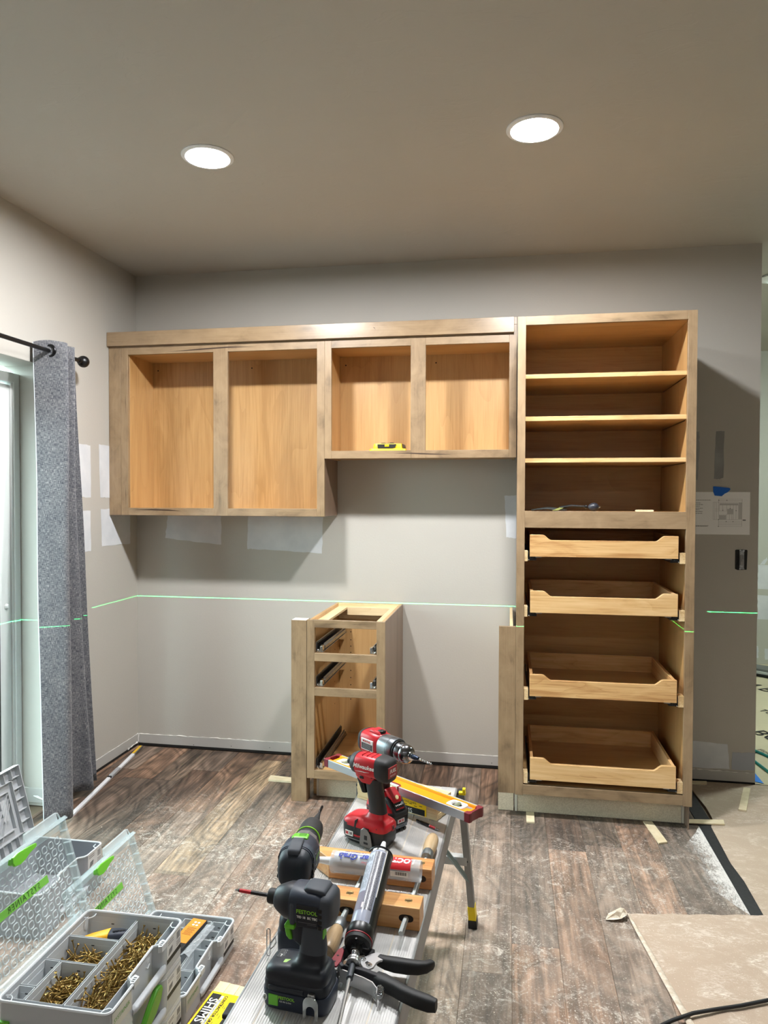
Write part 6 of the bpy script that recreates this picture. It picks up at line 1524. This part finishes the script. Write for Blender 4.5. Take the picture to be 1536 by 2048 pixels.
    cyl_patch(C, plain('oval_cream', (222, 206, 206), .5), .040, .053, -.30, -.14, r+.0003, o, ax, up, sd, 'oval_mark', 4)
caulk_gun()
# loose driver bit on the deck
def loose_bit():
    T = emp('driver_bit', (1.914, -1.843, DZ+.0046), 'black and red driver bit lying loose at the far end of the deck', 'driver bit', rz=math.atan2(-.051, .072))
    MB().lathe((-.044, 0, 0), (1, 0, 0), [(.0025, 0), (.0036, .001), (.0036, .010), (.0028, .011), (.0028, .014), (.0042, .015), (.0042, .052), (.0036, .053)], 6).build('shank', M_BLACK, T)
    MB().cyl((.0092, 0, 0), (.030, 0, 0), .0038, n=10).build('red_sleeve', M_RED, T); MB().cyl((.0076, 0, 0), (.0091, 0, 0), .0039, n=10).build('white_ring', M_INKW, T)
    MB().lathe((.0302, 0, 0), (1, 0, 0), [(.0040, 0), (.0042, .004), (.0028, .006), (.0028, .010), (.0008, .014)], 6).build('bit_tip', M_CHROME, T)
loose_bit()
# ================================================================== SMALL THINGS ON SHELVES AND FLOOR
def edge_finder():
    T = emp('wall_scanner', (1.527, -.232, 1.6955), 'yellow and black wall scanner standing in the left bay of the shorter wall cabinet', 'wall scanner')
    y = plain('tool_bright_yellow', (250, 214, 8), .4)
    MB().loft([(.0, 0, 0, .097, .026, 8), (.010, 0, 0, .095, .026, 8), (.014, 0, 0, .088, .024, 8)], 'z', 40).build('base', y, T, smooth=40)
    MB().loft([(.0141, .0, 0, .076, .0225, 8), (.036, .0, 0, .073, .021, 8), (.040, .0, 0, .070, .019, 8)], 'z', 40).build('body', y, T, smooth=40)
    MB().prism([(-.052, .0365), (.046, .0365), (.040, .019), (.026, .016), (-.050, .016)], -.0285, -.0215, 'xz').build('front_panel', M_INK, T, .001)
    bx('button', y, T, -.014, .009, -.031, -.0285, .0235, .0335, .003)
    MB().prism([(.0735, .0385), (.086, .034), (.090, .018), (.078, .016)], -.018, .018, 'xz').build('end_grip', plain('grip_brown', (60, 40, 22), .5), T, .001)
    MB().prism([(-.040, .040), (-.032, .044), (-.018, .0445), (-.008, .0425), (.008, .043), (.014, .0455), (.028, .045), (.036, .040)], -.014, .014, 'xz').build('top_grip', M_INK, T, .001)
edge_finder()
def air_wedge():
    T = emp('air_wedge', (2.39, -.53, 1.3990), 'black inflatable air wedge with round hand pump lying on the open shelf', 'air wedge')
    mb = MB(); vs = []
    for j in range(9):
        for i in range(15):
            u, v = i/14, j/8; e = math.sin(math.pi*min(1, u*1.1))*math.sin(math.pi*v)
            vs.append((-.145+.155*u, -.03+.13*v, .002+.020*u*(.3+.7*e)+.004*math.sin(5*u)))
    n = 15
    top = [(j*n+i, j*n+i+1, (j+1)*n+i+1, (j+1)*n+i) for j in range(8) for i in range(14)]
    b = mb.add(vs, top).build('bag', plain('bag_black', (40, 44, 42), .7), T, smooth=80); sd = b.modifiers.new('thick', 'SOLIDIFY'); sd.thickness = .004; sd.offset = 1
    MB().add([(-.055, -.0338, .004), (-.030, -.0338, .004), (-.004, -.0338, .0165), (-.024, -.0338, .0175)], [(0, 1, 2, 3)]).build('label', plain('olive_label', (142, 150, 84), .6), T, smooth=0)
    MB().tube([(-.02, .0, .016), (.03, -.008, .025), (.06, -.015, .0235), (.095, -.018, .022)], [.006, .006, .0055, .0055], 10).build('hose', M_BLACK, T)
    MB().lathe((.088, -.018, .0215), (1, 0, 0), [(.006, 0), (.0085, .002), (.0085, .010), (.007, .012)], 16).build('hose_collar', M_BLACK, T)
    MB().lathe((.102, -.018, .0200), (1, 0, 0), [(.004, 0), (.0105, .005), (.0175, .016), (.0195, .026), (.0175, .037), (.0115, .045), (.004, .048)], 24).build('bulb', plain('bulb_black', (44, 46, 54), .4), T)
    MB().lathe((.1495, -.018, .0195), (1, 0, 0), [(.0045, 0), (.0045, .004), (.002, .007), (0, .007)], 12).build('valve', M_CHROME, T)
air_wedge()
def shim(name_label, a, b, c, d, z0=.0008, ta=.0075, tb=.0035):
    """loose wedge shim with its four floor corners in order round the outline; a-b is the thick end"""
    mb = MB(); z = z0
    mb.add([(*a, z), (*b, z), (*c, z), (*d, z), (*a, z+ta), (*b, z+ta), (*c, z+tb), (*d, z+tb)], [(0, 3, 2, 1), (4, 5, 6, 7), (0, 1, 5, 4), (1, 2, 6, 5), (2, 3, 7, 6), (3, 0, 4, 7)])
    o = mb.build('wood_shim', plain('shim_pine', (228, 214, 182), .7, mottle=(26, (218, 202, 166))), None, .0004)
    tag(o, name_label, 'shim', 'loose wood shims')
shim('small pale shim lying on the open shelf beside the black pump', (2.703, -.535), (2.777, -.540), (2.776, -.505), (2.704, -.502), 1.3990, .0088, .0070)
shim('short pale shim sticking out under the left end of the tall cabinet', (2.228, -.6405), (2.264, -.637), (2.266, -.5225), (2.229, -.5225), ta=.007, tb=.0015)
shim('pale shim pointing out at an angle from under the tall cabinet', (2.773, -.745), (2.811, -.729), (2.786, -.528), (2.746, -.535))
shim('pale shim lying across the black strip at the cabinet corner', (3.096, -.519), (3.103, -.474), (2.952, -.487), (2.942, -.5265), .0052)
shim('pale shim lying on the kraft paper by the wall end', (3.205, -.342), (3.237, -.351), (3.345, -.060), (3.313, -.058), .0040)
shim('pale shim in shadow behind the tall cabinet along the wall', (3.149, -.016), (3.141, -.050), (2.96, -.058), (2.96, -.024), .0040)
shim('brownish shim strip on the floor left of the base cabinet', (.928, -.335), (.933, -.390), (1.105, -.392), (1.105, -.345), ta=.011, tb=.009)

def straightedge():
    a = Vector((.046, -.045)); b = Vector((.186, -.945)); L = (b-a).length; rz = math.atan2(b.y-a.y, b.x-a.x)
    T = emp('straightedge', (a.x, a.y, .0008), 'long white straightedge with yellow far end lying on the floor beside the left wall', 'straightedge', rz=rz)
    MB().prism([(-.009, 0), (.009, 0), (.009, .010), (.003, .013), (-.009, .013)], .13, L, 'yz').build('bar', plain('bar_white', (214, 214, 216), .5), T, .0006)
    MB().prism([(-.009, 0), (.009, 0), (.009, .010), (.003, .013), (-.009, .013)], .0, .13, 'yz').build('bar_end', M_STEEL, T, .0006)
    bx('yellow_tape', plain('tape_yellow', (226, 182, 40), .5), T, .004, .128, -.0092, .005, .0125, .0136, .0003)
    bx('sliding_grip', plain('grip_grey', (160, 160, 162), .5), T, .345, .45, -.010, .011, .004, .016, .002)
    bx('grip_knob', M_RUBBER, T, .46, .475, -.010, .0105, .006, .0160, .002)
straightedge()

def loose_paper():
    TL, TR, BL, BR = Vector((2.564, -1.302)), Vector((3.30, -1.185)), Vector((2.745, -2.5)), Vector((3.5, -2.5))
    ny, nx = 44, 30; vs = []
    for j in range(ny+1):
        for i in range(nx+1):
            u, v = i/nx, j/ny; p = TL.lerp(TR, u).lerp(BL.lerp(BR, u), v)
            e = min(u*12, 1)*min(v*14+.25, 1)
            vs.append((p.x+(.004*math.sin(v*23) if i == 0 else 0), p.y+(.003*math.sin(u*40) if j == 0 else 0), .0052+.0035*e*(noise.noise(Vector((p.x*6, p.y*5, 1)))+.6)+.004*max(0, noise.noise(Vector((p.x*14, p.y*3, 5))))*e))
    n = nx+1
    o = MB().add(vs, [(j*n+i, (j+1)*n+i, (j+1)*n+i+1, j*n+i+1) for j in range(ny) for i in range(nx)]).build('kraft_sheet', M_KRAFTN, None, smooth=60)
    tag(o, 'loose tan kraft paper sheet with rolled edge lying over the planks, cord across it', 'paper sheet')
    fold = plain('paper_fold', (196, 180, 158), .85, mottle=(70, (216, 206, 190)))
    pts = [Vector(p) for p in ((2.560, -1.312, .010), (2.574, -1.40, .0085), (2.594, -1.52, .008), (2.616, -1.66, .008), (2.640, -1.80, .008), (2.672, -2.0, .008), (2.74, -2.45, .008))]
    rs = []
    for i, p in enumerate(pts):
        d = (pts[min(i+1, 6)]-pts[max(i-1, 0)]).normalized(); s = Vector((-d.y, d.x, 0)); w = (.004, .0065, .0085, .0095, .0105, .011, .011)[i]
        rs.append([p+s*w*math.cos(t)+Vector((0, 0, 1))*.0035*math.sin(t) for t in [2*math.pi*k/10 for k in range(10)]])
    MB().rings(rs).build('rolled_edge', fold, o, smooth=70)
    ctr = Vector((2.553, -1.314, .012)); out = []
    outline = [(2.478, -1.350, .004), (2.492, -1.322, .012), (2.515, -1.303, .014), (2.535, -1.293, .020), (2.548, -1.300, .022), (2.556, -1.318, .016), (2.550, -1.338, .020), (2.530, -1.352, .014), (2.505, -1.356, .010)]
    mid = [(2.505, -1.334, .010), (2.52, -1.322, .022), (2.535, -1.314, .012), (2.545, -1.311, .026), (2.55, -1.316, .012), (2.540, -1.328, .024), (2.528, -1.336, .010), (2.515, -1.340, .020), (2.505, -1.340, .008)]
    m = len(outline)
    mb = MB().add(outline+mid+[tuple(ctr)], [(k, (k+1) % m, m+(k+1) % m, m+k) for k in range(m)]+[(m+k, m+(k+1) % m, 2*m) for k in range(m)])
    mb.build('torn_corner', fold, o, smooth=0)
loose_paper()
cord = MB().tube([(2.40, -2.05, .008), (2.50, -1.91, .008), (2.545, -1.862, .010), (2.594, -1.832, .016), (2.658, -1.795, .018), (2.719, -1.770, .018), (2.801, -1.739, .018), (2.884, -1.702, .018), (3.0, -1.655, .018), (3.2, -1.60, .018), (3.6, -1.5, .014)], .0052, 10).build('power_cord', M_RUBBER, None, smooth=80)
tag(cord, 'black power cord crossing the loose kraft sheet in the lower right corner', 'power cord')

def plaster_powder():
    m, nt, b = newmat('plaster_powder'); geo = nt.nodes.new('ShaderNodeNewGeometry'); p = geo.outputs['Position']
    b.inputs['Base Color'].default_value = lin((222, 219, 214)); b.inputs['Roughness'].default_value = .95
    tc = nt.nodes.new('ShaderNodeTexCoord')
    sp = nt.nodes.new('ShaderNodeSeparateXYZ'); nt.links.new(p, sp.inputs[0])
    t = math_(nt, 'DIVIDE', math_(nt, 'SUBTRACT', sp.outputs[0], 2.835), .149)
    a = tex(nt, p, 70, (1, .35, 1), 7, 2.4, .75); c = tex(nt, p, 9, detail=4, dist=1)
    f = math_(nt, 'ADD', math_(nt, 'MULTIPLY', a, .55), math_(nt, 'ADD', math_(nt, 'MULTIPLY', c, .25), math_(nt, 'MULTIPLY', t, .30)))
    nt.links.new(math_(nt, 'MULTIPLY', smooth(nt, f, .50, .70), .85), b.inputs['Alpha'])
    P = [(2.9835, -.535), (2.955, -.60), (2.90, -.70), (2.84, -.80), (2.826, -.87), (2.85, -.95), (2.875, -1.03), (2.91, -1.10), (2.945, -1.165), (2.9835, -1.23)]
    o = MB().add([(x, y, .0012) for x, y in P], [tuple(range(len(P)-1, -1, -1))]).build('plaster_dust', m, None, smooth=0)
    tag(o, 'white patch of swept plaster dust along the black strip', 'dust', kind='stuff')
plaster_powder()
def sawdust():
    mb = MB(); n = 0
    while n < 2600:
        x, y = rng.uniform(.25, 2.97), rng.uniform(-2.6, -.42)
        d = .5+.5*noise.noise(Vector((x*3.1, y*3.1, 7)))
        w = min(1, max(0, (-.35-y)/.9))*min(1, max(0, (x-.1)/.8))
        if rng.random() > w*(d**2)*1.5: continue
        n += 1; t = rng.uniform(0, 6.3); s = rng.choice((.0008, .0010, .0013, .0017, .0024)); q = rng.uniform(.35, 1)
        c, sn = math.cos(t)*s, math.sin(t)*s; z = .0006+rng.uniform(0, .0008)
        mb.add([(x-c, y-sn, z), (x+sn*q, y-c*q, z+.0006), (x+c, y+sn, z), (x-sn*q, y+c*q, z+.0003)], [(0, 1, 2, 3)])
    o = mb.build('sawdust', plain('sawdust', (226, 214, 196), .9), None, smooth=0)
    tag(o, 'pale sawdust and plaster crumbs scattered over the plank floor', 'sawdust', kind='stuff')
sawdust()
# hall: hose, tape, stack of planks
hose = MB().tube([(3.44, .95, .011), (3.49, .68, .011), (3.544, .505, .011), (3.584, .416, .011), (3.68, .22, .011), (3.86, -.05, .011), (4.1, -.3, .011), (4.2, -.1, .011), (4.0, .1, .011), (3.75, -.2, .011), (3.60, -.12, .011), (3.545, .03, .011), (3.506, .18, .011), (3.486, .322, .011), (3.43, .60, .011)], .0075, 10).build('air_hose', plain('hose_teal', (10, 128, 128), .4), None, smooth=80)
tag(hose, 'teal air hose lying on the printed board in the hall', 'hose')
tp = MB().prism([(3.390, .095), (3.433, .160), (3.4305, .011), (3.394, .031)], .0072, .0078, 'xy').build('floor_tape', plain('tape_bright_blue', (40, 128, 226), .6), None, smooth=0)
tag(tp, 'blue tape triangle on the floor at the end of the wall', 'tape')
for k, (m, l) in enumerate(((M_INK, 'black bottom board of the small stack on the hall floor'), (plain('board_white', (210, 214, 210), .6), 'white middle board of the small stack on the hall floor'), (plain('board_grey', (110, 112, 110), .6), 'grey top board of the small stack on the hall floor'))):
    mb = MB(); mb.M = Matrix.Translation((4.35, 2.32, .008)) @ Matrix.Rotation(rad(-38), 4, 'Z')
    mb.box(-.5, .5, -.09+.02*k, .09+.012*k, .0005+.018*k, .018+.018*k)
    tag(mb.build('floor_board_stacked', m, None, .001), l, 'board', 'stacked boards in the hall')
